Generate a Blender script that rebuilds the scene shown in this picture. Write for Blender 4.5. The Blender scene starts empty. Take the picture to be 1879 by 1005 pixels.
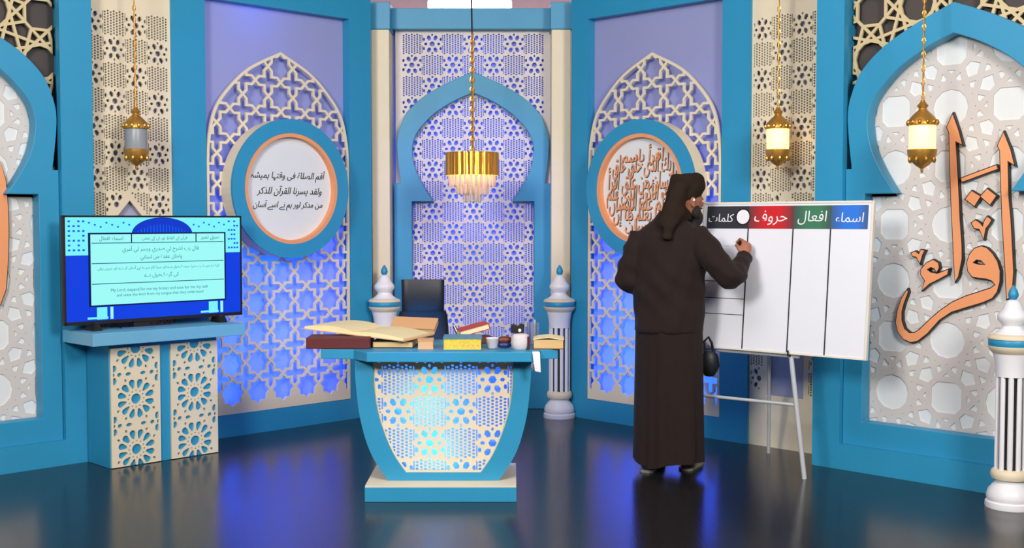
import bpy, bmesh, math, random
import numpy as np
from math import sin, cos, pi, radians, sqrt, atan2
from mathutils import Vector, Matrix
from mathutils.geometry import delaunay_2d_cdt
random.seed(7)
S = bpy.context.scene
COL = S.collection

# ------------------------------------------------------------------ camera
cam_d = bpy.data.cameras.new('camera'); cam = bpy.data.objects.new('camera', cam_d); COL.objects.link(cam)
cam.location = (0, 0, 1.47)
cam.rotation_euler = (pi/2 - math.atan(97.5/2160), 0, 0)
cam_d.sensor_fit = 'HORIZONTAL'; cam_d.sensor_width = 36.0
cam_d.lens = 36.0*2160/1879
cam_d.clip_start = 0.05
S.camera = cam

# ------------------------------------------------------------------ world, studio lights, exposure
w = bpy.data.worlds.new('world'); S.world = w; w.use_nodes = True
w.node_tree.nodes['Background'].inputs[0].default_value = (0.75, 0.82, 1.0, 1)
w.node_tree.nodes['Background'].inputs[1].default_value = 0.10
S.view_settings.view_transform = 'Standard'; S.view_settings.look = 'None'
S.view_settings.gamma = 1.0; S.view_settings.use_curve_mapping = False
S.view_settings.exposure = 0.0

def area(name, loc, target, size, energy, color=(1, 1, 1), size_y=None, spread=None):
    d = bpy.data.lights.new(name, 'AREA'); d.energy = energy; d.color = color
    d.shape = 'RECTANGLE' if size_y else 'SQUARE'; d.size = size
    if size_y: d.size_y = size_y
    if spread: d.spread = radians(spread)
    o = bpy.data.objects.new(name, d); COL.objects.link(o); o.location = loc
    o.rotation_euler = (Vector(target) - Vector(loc)).to_track_quat('-Z', 'Y').to_euler()
    return o
def spot(name, loc, target, energy, color, angle, blend=0.6, r=0.05):
    d = bpy.data.lights.new(name, 'SPOT'); d.energy = energy; d.color = color
    d.spot_size = radians(angle); d.spot_blend = blend; d.shadow_soft_size = r
    o = bpy.data.objects.new(name, d); COL.objects.link(o); o.location = loc
    o.rotation_euler = (Vector(target) - Vector(loc)).to_track_quat('-Z', 'Y').to_euler()
    return o
def point(name, loc, energy, color, r=0.02):
    d = bpy.data.lights.new(name, 'POINT'); d.energy = energy; d.color = color; d.shadow_soft_size = r
    o = bpy.data.objects.new(name, d); COL.objects.link(o); o.location = loc
    return o

area('key_light', (-2.6, 0.6, 3.5), (0.9, 8.0, 1.3), 1.3, 270, (1.0, 0.98, 0.95))
area('fill_light', (2.9, 0.4, 3.5), (-1.2, 8.0, 1.3), 1.3, 265, (1.0, 0.98, 0.95))
area('overhead_light', (-0.2, 4.6, 3.8), (-0.2, 7.2, 0.6), 2.6, 45, (0.97, 0.98, 1.0), 1.2)
area('added_ceiling_light', (-0.4, 11.6, 3.0), (-0.4, 12.4, 4.2), 1.6, 330, (1.0, 0.72, 0.80))  # added lamp, out of view, to brighten the ceiling behind the set pink
VIOLET = (0.30, 0.26, 1.0); BLUE = (0.015, 0.12, 1.0); CYAN = (0.05, 0.42, 1.0)
spot('violet_stage_spot', (-0.3, 6.2, 3.6), (-0.3, 9.2, 1.55), 130, VIOLET, 28)
spot('violet_spot_on_panel', (-1.2, 5.2, 3.7), (-1.65, 8.4, 1.6), 40, VIOLET, 40)
spot('blue_stage_spot', (-0.75, 3.6, 3.7), (-0.47, 6.3, 0.42), 125, CYAN, 9.5, 0.9)

# ------------------------------------------------------------------ materials
def srgb(h):
    h = h.lstrip('#'); c = [int(h[i:i+2], 16)/255 for i in (0, 2, 4)]
    return tuple(x/12.92 if x <= 0.04045 else ((x+0.055)/1.055)**2.4 for x in c)
MATS = {}
def mat(name, hexc, rough=0.5, metal=0.0, var=0.06, scale=6.0, bump=0.0, bscale=80.0, spec=0.5, stretch=None, emit=None, estr=0.0, trans=0.0, sheen=0.0):
    if name in MATS: return MATS[name]
    m = bpy.data.materials.new(name); m.use_nodes = True; nt = m.node_tree; N = nt.nodes; Lk = nt.links
    b = N['Principled BSDF']; c = srgb(hexc)
    tc = N.new('ShaderNodeTexCoord'); mp = N.new('ShaderNodeMapping'); Lk.new(tc.outputs['Object'], mp.inputs[0])
    if stretch: mp.inputs['Scale'].default_value = stretch
    nz = N.new('ShaderNodeTexNoise'); nz.inputs['Scale'].default_value = scale; nz.inputs['Detail'].default_value = 4
    Lk.new(mp.outputs[0], nz.inputs[0])
    mx = N.new('ShaderNodeMix'); mx.data_type = 'RGBA'
    mx.inputs[6].default_value = tuple(x*(1-var) for x in c)+(1,); mx.inputs[7].default_value = tuple(min(1, x*(1+var)) for x in c)+(1,)
    Lk.new(nz.outputs['Fac'], mx.inputs[0]); Lk.new(mx.outputs[2], b.inputs['Base Color'])
    b.inputs['Roughness'].default_value = rough; b.inputs['Metallic'].default_value = metal
    b.inputs['Specular IOR Level'].default_value = spec
    if trans: b.inputs['Transmission Weight'].default_value = trans
    if sheen: b.inputs['Sheen Weight'].default_value = sheen
    if emit:
        b.inputs['Emission Color'].default_value = srgb(emit)+(1,); b.inputs['Emission Strength'].default_value = estr
    if bump:
        n2 = N.new('ShaderNodeTexNoise'); n2.inputs['Scale'].default_value = bscale; n2.inputs['Detail'].default_value = 3
        Lk.new(mp.outputs[0], n2.inputs[0]); bp = N.new('ShaderNodeBump'); bp.inputs['Strength'].default_value = bump
        bp.inputs['Distance'].default_value = 0.01; Lk.new(n2.outputs['Fac'], bp.inputs['Height']); Lk.new(bp.outputs[0], b.inputs['Normal'])
    MATS[name] = m; return m

M_BLUE = mat('teal_blue_paint', '#2c93bd', 0.42, var=0.05, bump=0.03)
M_CREAM = mat('cream_paint', '#e8dabb', 0.5, var=0.04, bump=0.02)
M_LAV = mat('lavender_board', '#a9acc6', 0.6, var=0.06, scale=2.5)
def translucent(name, hexc, k):          # backlit sheet: part of the lamp light behind it comes through
    m = mat(name, hexc, 0.6, var=0.05, scale=2.5); nt = m.node_tree; N = nt.nodes; Lk = nt.links
    b = N['Principled BSDF']; t = N.new('ShaderNodeBsdfTranslucent'); t.inputs[0].default_value = (.8, .82, .95, 1)
    x = N.new('ShaderNodeMixShader'); x.inputs[0].default_value = k; Lk.new(b.outputs[0], x.inputs[1]); Lk.new(t.outputs[0], x.inputs[2])
    Lk.new(x.outputs[0], N['Material Output'].inputs[0]); return m
M_SHEET = translucent('lavender_acrylic_sheet', '#b4b8da', 0.4)
M_WHITE = mat('white_lacquer', '#efeef0', 0.4, var=0.02)
M_GREYBAND = mat('warm_grey_relief', '#d2ccc6', 0.55, var=0.07, scale=3)
M_PAD = mat('pearl_white_board', '#e3e7e6', 0.45, var=0.03)
M_DARKBACK = mat('dark_brown_backing', '#4a4340', 0.7, var=0.1)
M_BEIGE = mat('beige_gold_lattice', '#d6c193', 0.45, var=0.06)
M_ORANGE = mat('salmon_orange_letter', '#f0a06c', 0.4, var=0.04)
M_BLACK = mat('black_edge', '#14110f', 0.5)
M_GOLD = mat('polished_gold', '#e8ac48', 0.25, metal=0.85, var=0.1, scale=12)
M_GOLDDK = mat('antique_gold', '#d29a48', 0.38, metal=0.7, var=0.25, scale=30)
M_ROBE = mat('dark_brown_cloth', '#261b17', 0.85, var=0.12, bump=0.12, bscale=220, spec=0.2, sheen=0.05)
M_TURBAN = mat('umber_cloth', '#271c12', 0.85, var=0.14, bump=0.15, bscale=160, spec=0.2)
M_SKIN = mat('skin', '#a4694f', 0.55, var=0.08, scale=14, spec=0.35)
M_CHAIR = mat('black_leather', '#14171f', 0.45, var=0.1, bump=0.06)
M_CHROME = mat('chrome', '#d9dbde', 0.12, metal=1.0)
M_ALU = mat('white_steel_tube', '#c9ccce', 0.35, metal=0.15)
M_BOARD = mat('whiteboard_enamel', '#eceef4', 0.3, var=0.01)

# ------------------------------------------------------------------ mesh helpers
class G:
    def __init__(s): s.v = []; s.f = []
    def add(s, vs, fs):
        o = len(s.v); s.v += [tuple(v) for v in vs]; s.f += [tuple(i+o for i in f) for f in fs]; return s
    def box(s, x0, x1, y0, y1, z0, z1):
        return s.add([(x0,y0,z0),(x1,y0,z0),(x1,y1,z0),(x0,y1,z0),(x0,y0,z1),(x1,y0,z1),(x1,y1,z1),(x0,y1,z1)],
                     [(0,3,2,1),(4,5,6,7),(0,1,5,4),(1,2,6,5),(2,3,7,6),(3,0,4,7)])
    def prism(s, poly, y0, y1):            # polygon in (x,z), extruded in y
        a = sum(poly[i][0]*poly[(i+1)%len(poly)][1]-poly[(i+1)%len(poly)][0]*poly[i][1] for i in range(len(poly)))
        if a < 0: poly = poly[::-1]
        n = len(poly); vs = [(x,y0,z) for x,z in poly]+[(x,y1,z) for x,z in poly]
        return s.add(vs, [tuple(range(n)), tuple(range(2*n-1, n-1, -1))]+[((i+1)%n, i, n+i, n+(i+1)%n) for i in range(n)])
    def slab(s, poly, z0, z1):             # polygon in (x,y), extruded in z
        a = sum(poly[i][0]*poly[(i+1)%len(poly)][1]-poly[(i+1)%len(poly)][0]*poly[i][1] for i in range(len(poly)))
        if a < 0: poly = poly[::-1]
        n = len(poly); vs = [(x,y,z0) for x,y in poly]+[(x,y,z1) for x,y in poly]
        return s.add(vs, [tuple(range(n-1,-1,-1)), tuple(range(n, 2*n))]+[(i, (i+1)%n, n+(i+1)%n, n+i) for i in range(n)])
    def tube(s, pts, r, n=10, caps=True):
        pts = [Vector(p) for p in pts]; rs = r if isinstance(r, (list, tuple)) else [r]*len(pts)
        rings = []; prev = None
        for i, p in enumerate(pts):
            t = (pts[min(i+1, len(pts)-1)]-pts[max(i-1, 0)]).normalized()
            if prev is None:
                u = t.orthogonal().normalized()
            else:
                u = (prev - t*prev.dot(t)).normalized()
            prev = u; v = t.cross(u)
            rings.append([p+(u*cos(2*pi*k/n)+v*sin(2*pi*k/n))*rs[i] for k in range(n)])
        return s.rings(rings, caps)
    def rings(s, rings, caps=True):
        n = len(rings[0]); vs = [q for r in rings for q in r]; fs = []
        for i in range(len(rings)-1):
            for k in range(n):
                fs.append((i*n+k, i*n+(k+1)%n, (i+1)*n+(k+1)%n, (i+1)*n+k))
        if caps:
            fs.append(tuple(range(n-1, -1, -1))); fs.append(tuple((len(rings)-1)*n+k for k in range(n)))
        return s.add(vs, fs)
    def lathe(s, prof, n=32, c=(0, 0), caps=True):
        return s.rings([[(c[0]+r*cos(2*pi*k/n), c[1]+r*sin(2*pi*k/n), z) for k in range(n)] for r, z in prof], caps)
    def ball(s, c, r, n=16, m=10, M=None):
        r = (r, r, r) if not isinstance(r, (tuple, list)) else r
        rg = []
        for j in range(m+1):
            t = -pi/2+pi*j/m; t = max(-pi/2+0.02, min(pi/2-0.02, t))
            rg.append([Vector((r[0]*cos(t)*cos(2*pi*k/n), r[1]*cos(t)*sin(2*pi*k/n), r[2]*sin(t))) for k in range(n)])
        if M is not None: rg = [[M @ p for p in q] for q in rg]
        return s.rings([[p+Vector(c) for p in q] for q in rg])
    def merge(s, g, M=None):
        return s.add([tuple(M @ Vector(v)) for v in g.v] if M is not None else g.v, g.f)

def link(name, g, m, parent=None, smooth=False, loc=None, rotz=None, bevel=0.0, fix=False):
    me = bpy.data.meshes.new(name); me.from_pydata(g.v, [], g.f)
    if fix:
        bm = bmesh.new(); bm.from_mesh(me); bmesh.ops.recalc_face_normals(bm, faces=bm.faces); bm.to_mesh(me); bm.free()
    me.materials.append(m)
    if smooth:
        me.polygons.foreach_set('use_smooth', [True]*len(me.polygons))
        try: me.set_sharp_from_angle(angle=radians(38))
        except Exception: pass
    me.update()
    o = bpy.data.objects.new(name, me); COL.objects.link(o)
    if parent: o.parent = parent
    if loc is not None: o.location = loc
    if rotz is not None: o.rotation_euler = (0, 0, rotz)
    if bevel:
        b = o.modifiers.new('edge', 'BEVEL'); b.width = bevel; b.segments = 2; b.limit_method = 'ANGLE'; b.angle_limit = radians(50)
    return o
def thing(name, label, cat, loc=(0, 0, 0), rotz=0.0, group=None):
    o = bpy.data.objects.new(name, None); COL.objects.link(o); o.empty_display_size = 0.1
    o.location = loc; o.rotation_euler = (0, 0, rotz); return tag(o, label, cat, group)
def tag(o, label, cat, group=None):
    o['label'] = label; o['category'] = cat
    if group: o['group'] = group
    return o
def struct(o): o['kind'] = 'structure'; return o

def pip(P, poly):
    poly = np.asarray(poly, float); x, y = P[:, 0], P[:, 1]; r = np.zeros(len(P), bool)
    lo, hi = poly.min(0), poly.max(0)
    idx = np.nonzero((x >= lo[0]) & (x <= hi[0]) & (y >= lo[1]) & (y <= hi[1]))[0]
    if not len(idx): return r
    xs, ys = x[idx], y[idx]; c = np.zeros(len(idx), bool); n = len(poly)
    for i in range(n):
        x1, y1 = poly[i]; x2, y2 = poly[(i+1) % n]
        if y1 == y2: continue
        k = ((y1 > ys) != (y2 > ys)); c ^= k & (xs < (x2-x1)*(ys-y1)/(y2-y1)+x1)
    r[idx] = c; return r
def plate(outs, holes, y0, y1, strips=None, back=False, keep=()):
    """flat board in the (x,z) plane: inside outs, outside holes; with strips only what the strips (or keep) cover"""
    loops = list(outs)+list(holes)+list(strips or [])+list(keep)
    co = []; ed = []
    for l in loops:
        o = len(co); co += [Vector((float(p[0]), float(p[1]))) for p in l]; ed += [(o+i, o+(i+1) % len(l)) for i in range(len(l))]
    V, _, F, *_ = delaunay_2d_cdt(co, ed, [], 0, 1e-5)
    V = np.array([(v.x, v.y) for v in V]); F = np.array([f for f in F if len(f) == 3])
    a = V[F[:, 0]]; b = V[F[:, 1]]; c = V[F[:, 2]]
    ar = (b[:, 0]-a[:, 0])*(c[:, 1]-a[:, 1])-(b[:, 1]-a[:, 1])*(c[:, 0]-a[:, 0])
    C = (a+b+c)/3; inn = np.zeros(len(F), bool)
    for l in outs: inn |= pip(C, l)
    for l in holes: inn &= ~pip(C, l)
    if strips is not None:
        st = np.zeros(len(F), bool)
        for l in strips: st |= pip(C, l)
        for l in keep: st |= pip(C, l)
        inn &= st
    inn &= np.abs(ar) > 1e-12
    F = F[inn]; ar = ar[inn]; F[ar < 0] = F[ar < 0][:, ::-1]
    g = G(); used = {}
    def vid(i):
        if i not in used:
            used[i] = len(g.v); g.v.append((V[i, 0], y0, V[i, 1])); g.v.append((V[i, 0], y1, V[i, 1]))
        return used[i]
    es = set()
    for t in F.tolist():
        for i in range(3): es.add((t[i], t[(i+1) % 3]))
    for t in F.tolist():
        q = [vid(i) for i in t]; g.f.append(tuple(q))
        if back: g.f.append((q[2]+1, q[1]+1, q[0]+1))
    for (i, j) in es:
        if (j, i) not in es:
            p, q = vid(i), vid(j); g.f.append((q, p, p+1, q+1))
    return g
def rect(x0, x1, z0, z1): return [(x0, z0), (x1, z0), (x1, z1), (x0, z1)]
def circ(cx, cz, rx, rz=None, n=16, a0=0.0):
    rz = rz or rx; return [(cx+rx*cos(a0+2*pi*k/n), cz+rz*sin(a0+2*pi*k/n)) for k in range(n)]
def inset(poly, d):
    n = len(poly); P = [Vector(p) for p in poly]
    a = sum(P[i].x*P[(i+1) % n].y-P[(i+1) % n].x*P[i].y for i in range(n))
    if a < 0: P = P[::-1]
    out = []
    for i in range(n):
        e1 = (P[i]-P[i-1]).normalized(); e2 = (P[(i+1) % n]-P[i]).normalized()
        n1 = Vector((-e1.y, e1.x)); n2 = Vector((-e2.y, e2.x)); k = 1+n1.dot(n2)
        out.append(P[i]+(n1+n2)*(d/max(k, 0.25)))
    return [(p.x, p.y) for p in out]
def offset_out(poly, d): return inset(poly, -d)
def strip(a, b, w, ext=0.0):
    a = Vector(a); b = Vector(b); t = (b-a).normalized(); n = Vector((-t.y, t.x))*w/2; a = a-t*ext; b = b+t*ext
    return [tuple(a+n), tuple(a-n), tuple(b-n), tuple(b+n)]
def smooth_curve(pts, k=6):               # Catmull-Rom through open points
    P = [Vector(p) for p in pts]; out = []
    for i in range(len(P)-1):
        p0 = P[max(i-1, 0)]; p1 = P[i]; p2 = P[i+1]; p3 = P[min(i+2, len(P)-1)]
        for j in range(k):
            t = j/k
            out.append(tuple(0.5*((2*p1)+(p2-p0)*t+(2*p0-5*p1+4*p2-p3)*t*t+(3*p1-p0-3*p2+p3)*t**3)))
    out.append(tuple(P[-1])); return out
def clip_loops(loops, test): return [l for l in loops if test(l)]

# ------------------------------------------------------------------ Arabic-script lettering (joined forms, laid out right to left)
_F = {}
for ch, base, n in [('ا',0xFE8D,2),('أ',0xFE83,2),('إ',0xFE87,2),('آ',0xFE81,2),('ب',0xFE8F,4),('ة',0xFE93,2),('ت',0xFE95,4),('ث',0xFE99,4),('ج',0xFE9D,4),('ح',0xFEA1,4),
                    ('خ',0xFEA5,4),('د',0xFEA9,2),('ذ',0xFEAB,2),('ر',0xFEAD,2),('ز',0xFEAF,2),('س',0xFEB1,4),('ش',0xFEB5,4),('ص',0xFEB9,4),
                    ('ض',0xFEBD,4),('ط',0xFEC1,4),('ظ',0xFEC5,4),('ع',0xFEC9,4),('غ',0xFECD,4),('ف',0xFED1,4),('ق',0xFED5,4),('ك',0xFED9,4),('ل',0xFEDD,4),
                    ('م',0xFEE1,4),('ن',0xFEE5,4),('ه',0xFEE9,4),('و',0xFEED,2),('ي',0xFEF1,4),('پ',0xFB56,4),('چ',0xFB7A,4),('ک',0xFB8E,4),
                    ('گ',0xFB92,4),('ں',0xFB9E,2),('ہ',0xFBA6,4),('ے',0xFBAE,2),('ی',0xFBFC,4)]:
    _F[ch] = (base, n)
def shape_ar(s):
    out = []
    for i, ch in enumerate(s):
        if ch not in _F: out.append(ch); continue
        base, n = _F[ch]
        prev = i > 0 and s[i-1] in _F and _F[s[i-1]][1] == 4
        nxt = i+1 < len(s) and s[i+1] in _F and n == 4
        k = (3 if (prev and nxt) else 1 if prev else 2 if nxt else 0)
        out.append(chr(base+k))
    return ''.join(out[::-1])
def text_g(s, width, cx, cz, y0, thick=0.002, max_h=None, slant=0.0, zscale=1.0, arabic=True):
    """letters as a flat relief in the (x,z) plane, fitted to a width (or a height) and centred"""
    c = bpy.data.curves.new('t', 'FONT'); c.body = shape_ar(s) if arabic else s; c.resolution_u = 2
    o = bpy.data.objects.new('t', c); COL.objects.link(o)
    dg = bpy.context.evaluated_depsgraph_get(); me = o.evaluated_get(dg).to_mesh()
    V = np.array([tuple(v.co) for v in me.vertices]); F = [tuple(p.vertices) for p in me.polygons]
    o.evaluated_get(dg).to_mesh_clear(); bpy.data.objects.remove(o); bpy.data.curves.remove(c)
    lo, hi = V.min(0), V.max(0); k = width/(hi[0]-lo[0])
    if max_h and (hi[1]-lo[1])*k*zscale > max_h: k = max_h/((hi[1]-lo[1])*zscale)
    x = (V[:, 0]-(lo[0]+hi[0])/2)*k; z = (V[:, 1]-(lo[1]+hi[1])/2)*k*zscale; x = x+slant*z
    g = G(); g.v = [(a+cx, y0, b+cz) for a, b in zip(x, z)]
    for f in F:
        p = [g.v[i] for i in f]; ar = sum(p[i][0]*p[(i+1) % len(p)][2]-p[(i+1) % len(p)][0]*p[i][2] for i in range(len(p)))
        g.f.append(f if ar > 0 else f[::-1])
    if thick:
        es = set((f[i], f[(i+1) % len(f)]) for f in g.f for i in range(len(f))); n = len(g.v)
        g.v += [(a, y0+thick, b) for a, _, b in g.v[:n]]
        g.f += [(j, i, i+n, j+n) for (i, j) in es if (j, i) not in es]
    return g

# ================================================================== room shell
M_FLOOR = mat('dark_vinyl_floor', '#1f1e20', 0.2, var=0.3, scale=3.0, stretch=(6, 0.6, 1), bump=0.02, bscale=14, spec=0.4)
M_CEIL = mat('pinkish_ceiling', '#b58f97', 0.8, var=0.1)
M_STUDIO = mat('studio_grey_wall', '#5a5558', 0.9, var=0.1)
struct(link('floor', G().box(-7, 7, -3, 14.2, -0.1, 0), M_FLOOR))
struct(link('ceiling', G().box(-7, 7, -3, 14.2, 4.2, 4.3), M_CEIL))
struct(link('wall_back', G().box(-7, 7, 14.0, 14.2, 0, 4.2), M_STUDIO))
struct(link('wall_left', G().box(-7.1, -7, -3, 14.2, 0, 4.2), M_STUDIO))
struct(link('wall_right', G().box(7, 7.1, -3, 14.2, 0, 4.2), M_STUDIO))
struct(link('wall_front', G().box(-7, 7, -3.1, -3, 0, 4.2), M_STUDIO))

LW = dict(loc=(0, 9.88, 0), rotz=radians(45)); RW = dict(loc=(0, 9.25, 0), rotz=radians(-45))
WL = dict(loc=(0, 9.73, 0), rotz=radians(45)); WR = dict(loc=(0, 8.86, 0), rotz=radians(-45))
CW = dict(loc=(-0.303, 9.16, 0), rotz=0.0)
LC, RC = -2.28, 1.378           # panel centres along the walls
HT = 3.12

def ogive(c, half, top, spring, bottom, n=7):
    base = [(0, 2.645), (.265, 2.517), (.437, 2.37), (.548, 2.222), (.598, 2.04), (.612, 1.88)]
    pts = smooth_curve(base, n); k = half/.612
    R = [(c+x*k, z) for x, z in pts]; Lf = [(c-x*k, z) for x, z in pts]
    return R[::-1][:0]+[(c+half, bottom)]+R[::-1]+Lf[1:]+[(c-half, bottom)]
def star(cx, cz, R, a0=0.0):
    r = R*cos(pi/4)/cos(pi/8)
    return [(cx+(R if k % 2 == 0 else r)*cos(k*pi/8+a0), cz+(R if k % 2 == 0 else r)*sin(k*pi/8+a0)) for k in range(16)]
def star_cross(c, z_first, cols, rows, P, wd):
    hol = []; R = P/2; r = R*cos(pi/4)/cos(pi/8); sc = (R*cos(pi/4)-wd/2)/(R*cos(pi/4))
    for i in range(-cols, cols+1):
        for j in range(rows):
            hol.append(star(c+i*P, z_first+j*P, R*sc))
    for i in range(-cols-1, cols+1):
        for j in range(-0, rows):
            x = c+(i+.5)*P; z = z_first+(j+.5)*P; pts = []
            for q in range(4):                        # corner stars, walking round the gap
                sx, sz = [(1, -1), (1, 1), (-1, 1), (-1, -1)][q]
                ox, oz = x+sx*P/2, z+sz*P/2
                a0 = atan2(-sz, -sx)
                start = a0+pi/4; step = -pi/8
                for k in range(4):
                    ang = start+step*k; rr = R if k % 2 == 0 else r
                    pts.append((ox+rr*cos(ang), oz+rr*sin(ang)))
            hol.append(inset(pts, wd/2))
    return hol
def lattice_plate(outline, inner, holes, y0, y1):
    """board with holes that stop at the inner outline, leaving a plain border"""
    co = []; ed = []
    for l in [outline, inner]+holes:
        o = len(co); co += [Vector((float(p[0]), float(p[1]))) for p in l]; ed += [(o+i, o+(i+1) % len(l)) for i in range(len(l))]
    V, _, F, *_ = delaunay_2d_cdt(co, ed, [], 0, 1e-5)
    V = np.array([(v.x, v.y) for v in V]); F = np.array([f for f in F if len(f) == 3])
    C = (V[F[:, 0]]+V[F[:, 1]]+V[F[:, 2]])/3
    inn = pip(C, outline); h = np.zeros(len(F), bool)
    for l in holes: h |= pip(C, l)
    inn &= ~(h & pip(C, inner)); F = F[inn]
    a = V[F[:, 0]]; b = V[F[:, 1]]; c = V[F[:, 2]]
    ar = (b[:, 0]-a[:, 0])*(c[:, 1]-a[:, 1])-(b[:, 1]-a[:, 1])*(c[:, 0]-a[:, 0])
    F[ar < 0] = F[ar < 0][:, ::-1]; F = F[np.abs(ar) > 1e-12].tolist()
    g = G(); used = {}
    def vid(i):
        if i not in used:
            used[i] = len(g.v); g.v.append((V[i, 0], y0, V[i, 1])); g.v.append((V[i, 0], y1, V[i, 1]))
        return used[i]
    es = set((t[i], t[(i+1) % 3]) for t in F for i in range(3))
    for t in F: g.f.append(tuple(vid(i) for i in t))
    for (i, j) in es:
        if (j, i) not in es:
            p, q = vid(i), vid(j); g.f.append((q, p, p+1, q+1))
    return g

# ------------------------------------------------------------------ flower-and-mesh fretwork (columns of flower blocks and fine-mesh blocks)
def fret_holes(x0, z0, nc, nr, cw, ch, phase=0):
    H = []; k = cw/.148
    for i in range(nc):
        for j in range(nr):
            cx = x0+(i+.5)*cw; cz = z0+(j+.5)*ch
            if (i+j+phase) % 2 == 0:
                if i % 2: H.append(circ(cx, cz, .019*k, n=8, a0=pi/8))
                else: H.append(circ(cx, cz, .020*k, n=6))
                for sx in (-1, 1):
                    H.append(circ(cx+sx*.047*k, cz, .012*k, .010*k, n=6))
                    for sz in (-1, 1):
                        H.append([(cx+sx*k*a, cz+sz*k*b) for a, b in [(.010, .028), (.026, .025), (.040, .042), (.034, .060), (.020, .060), (.009, .045)]][::sx*sz])
                        H.append(circ(cx+sx*.061*k, cz+sz*.033*k, .009*k, .013*k, n=6))
                for sz in (-1, 1): H.append(circ(cx, cz+sz*.066*k, .007*k, .009*k, n=6))
            else:
                n, m = 7, 9; dx = .138*k/n; dz = ch*.94/m
                for a in range(n):
                    for b in range(m):
                        H.append(circ(cx-.069*k+(a+.5)*dx, cz-ch*.47+(b+.25+.5*(a % 2))*dz, dx*.40, dz*.42, n=6, a0=pi/6))
            # slots in the slim bars between columns
        
    for i in range(nc+1):
        for j in range(nr*2):
            x = x0+i*cw
            if 0 < i < nc: H.append(rect(x-.003*k, x+.003*k, z0+(j+.14)*ch/2, z0+(j+.86)*ch/2))
    return H

# ------------------------------------------------------------------ wide band girih of twelve-fold rosettes
def girih_strips(x0, x1, z0, z1, a, wd, cx, cz):
    st = []; R = a/2; b1 = Vector((a/sqrt(2), a/sqrt(2))); b2 = Vector((-a/sqrt(2), a/sqrt(2)))
    for i in range(-9, 10):
        for j in range(-9, 10):
            o = Vector((cx, cz))+b1*i+b2*j
            if not (x0-a < o.x < x1+a and z0-a < o.y < z1+a): continue
            M = [o+Vector((R*cos(pi/4+k*pi/6), R*sin(pi/4+k*pi/6))) for k in range(12)]
            for k in range(12): st.append(strip(M[k], M[(k+4) % 12], wd, wd*.25))
            gc = o+(b1+b2)/2
            mids = []
            for q in range(4):
                oc = gc+[Vector((0, -1)), Vector((1, 0)), Vector((0, 1)), Vector((-1, 0))][q]*a/sqrt(2)
                d = (gc-oc).normalized(); ang = atan2(d.y, d.x)
                for s_ in (1, -1): mids.append(oc+Vector((R*cos(ang+s_*pi/12), R*sin(ang+s_*pi/12))))
            mids.sort(key=lambda p: atan2(p.y-gc.y, p.x-gc.x))
            for k in range(8): st.append(strip(mids[k], mids[(k+1) % 8], wd, wd*.25))
    def near(l):
        xs = [p[0] for p in l]; zs = [p[1] for p in l]
        return max(xs) > x0 and min(xs) < x1 and max(zs) > z0 and min(zs) < z1
    return [l for l in st if near(l)]

# ------------------------------------------------------------------ horseshoe arch outlines (half profiles, x outwards)
OUT = smooth_curve([(0, 2.622), (.2, 2.535), (.39, 2.424), (.515, 2.30), (.572, 2.171), (.590, 2.07), (.583, 1.937), (.562, 1.761)], 5)
INN = smooth_curve([(0, 2.46), (.145, 2.397), (.302, 2.297), (.42, 2.171), (.465, 2.071), (.468, 1.971), (.44, 1.853), (.382, 1.736), (.308, 1.62)], 5)
def arch_loops(c, kx, zf, block, leg, z_bot, z_base):
    o = [(x*kx, zf(z)) for x, z in OUT]; i = [(x*kx, zf(z)) for x, z in INN]
    out = [(c+block, z_base), (c+block, o[-1][1])]+[(c+x, z) for x, z in o[::-1]]+[(c-x, z) for x, z in o[1:]]+[(c-block, o[-1][1]), (c-block, z_base)]
    hol = [(c+leg, z_bot), (c+leg, i[-1][1])]+[(c+x, z) for x, z in i[::-1]]+[(c-x, z) for x, z in i[1:]]+[(c-leg, i[-1][1]), (c-leg, z_bot)]
    return out, hol
zc = lambda z: z
zw = lambda z: z*1.037-.053

# ================================================================== slanted panels with pointed-arch lattice
def slanted_panel(side, W, c, x0, x1):
    right = side == 'right'
    f = struct(link('wall_slanted_'+side, plate([rect(x0, x1, 0, HT)], [rect(c-.592, c+.592, .15, 2.945)], 0, .075, back=True), M_BLUE, **W))
    link('back_panel', G().box(c-.66, c+.66, .078, .082, .02, HT-.02), M_SHEET, f)
    lb = G().box(c-.68, c-.66, .076, .52, 0, HT).box(c+.66, c+.68, .076, .52, 0, HT).box(c-.66, c+.66, .50, .52, 0, HT).box(c-.66, c+.66, .09, .50, HT-.02, HT).box(c-.66, c+.66, .09, .50, 0, .02)
    link('light_leak_baffle', lb, M_STUDIO, f)  # unseen enclosure added to keep the backlight off the pilasters
    o = ogive(c, .588, 2.645, 1.88, .153)
    holes = star_cross(c, .292, 3, 12, .204, .017)
    inn = inset(o, .019)
    inn = [(x, max(z, .16)) for x, z in inn]
    link_o = link('lattice_screen', lattice_plate(o, inn, holes, .002, .018), M_CREAM, **W)
    tag(link_o, 'cream pointed-arch lattice of stars and crosses behind the '+('orange calligraphy medallion' if right else 'medallion with three lines of writing'), 'lattice screen', 'pointed-arch lattice screens')
    # LED strips that light the board behind the lattice, tucked behind its solid base and behind the medallion
    return f
slanted_panel('left', LW, LC, -3.115, -1.485)
slanted_panel('right', RW, RC, .625, 2.19)
def on_wall(W, x, y, z):
    return tuple(Matrix.Translation(W['loc']) @ Matrix.Rotation(W['rotz'], 4, 'Z') @ Vector((x, y, z)))
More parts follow.
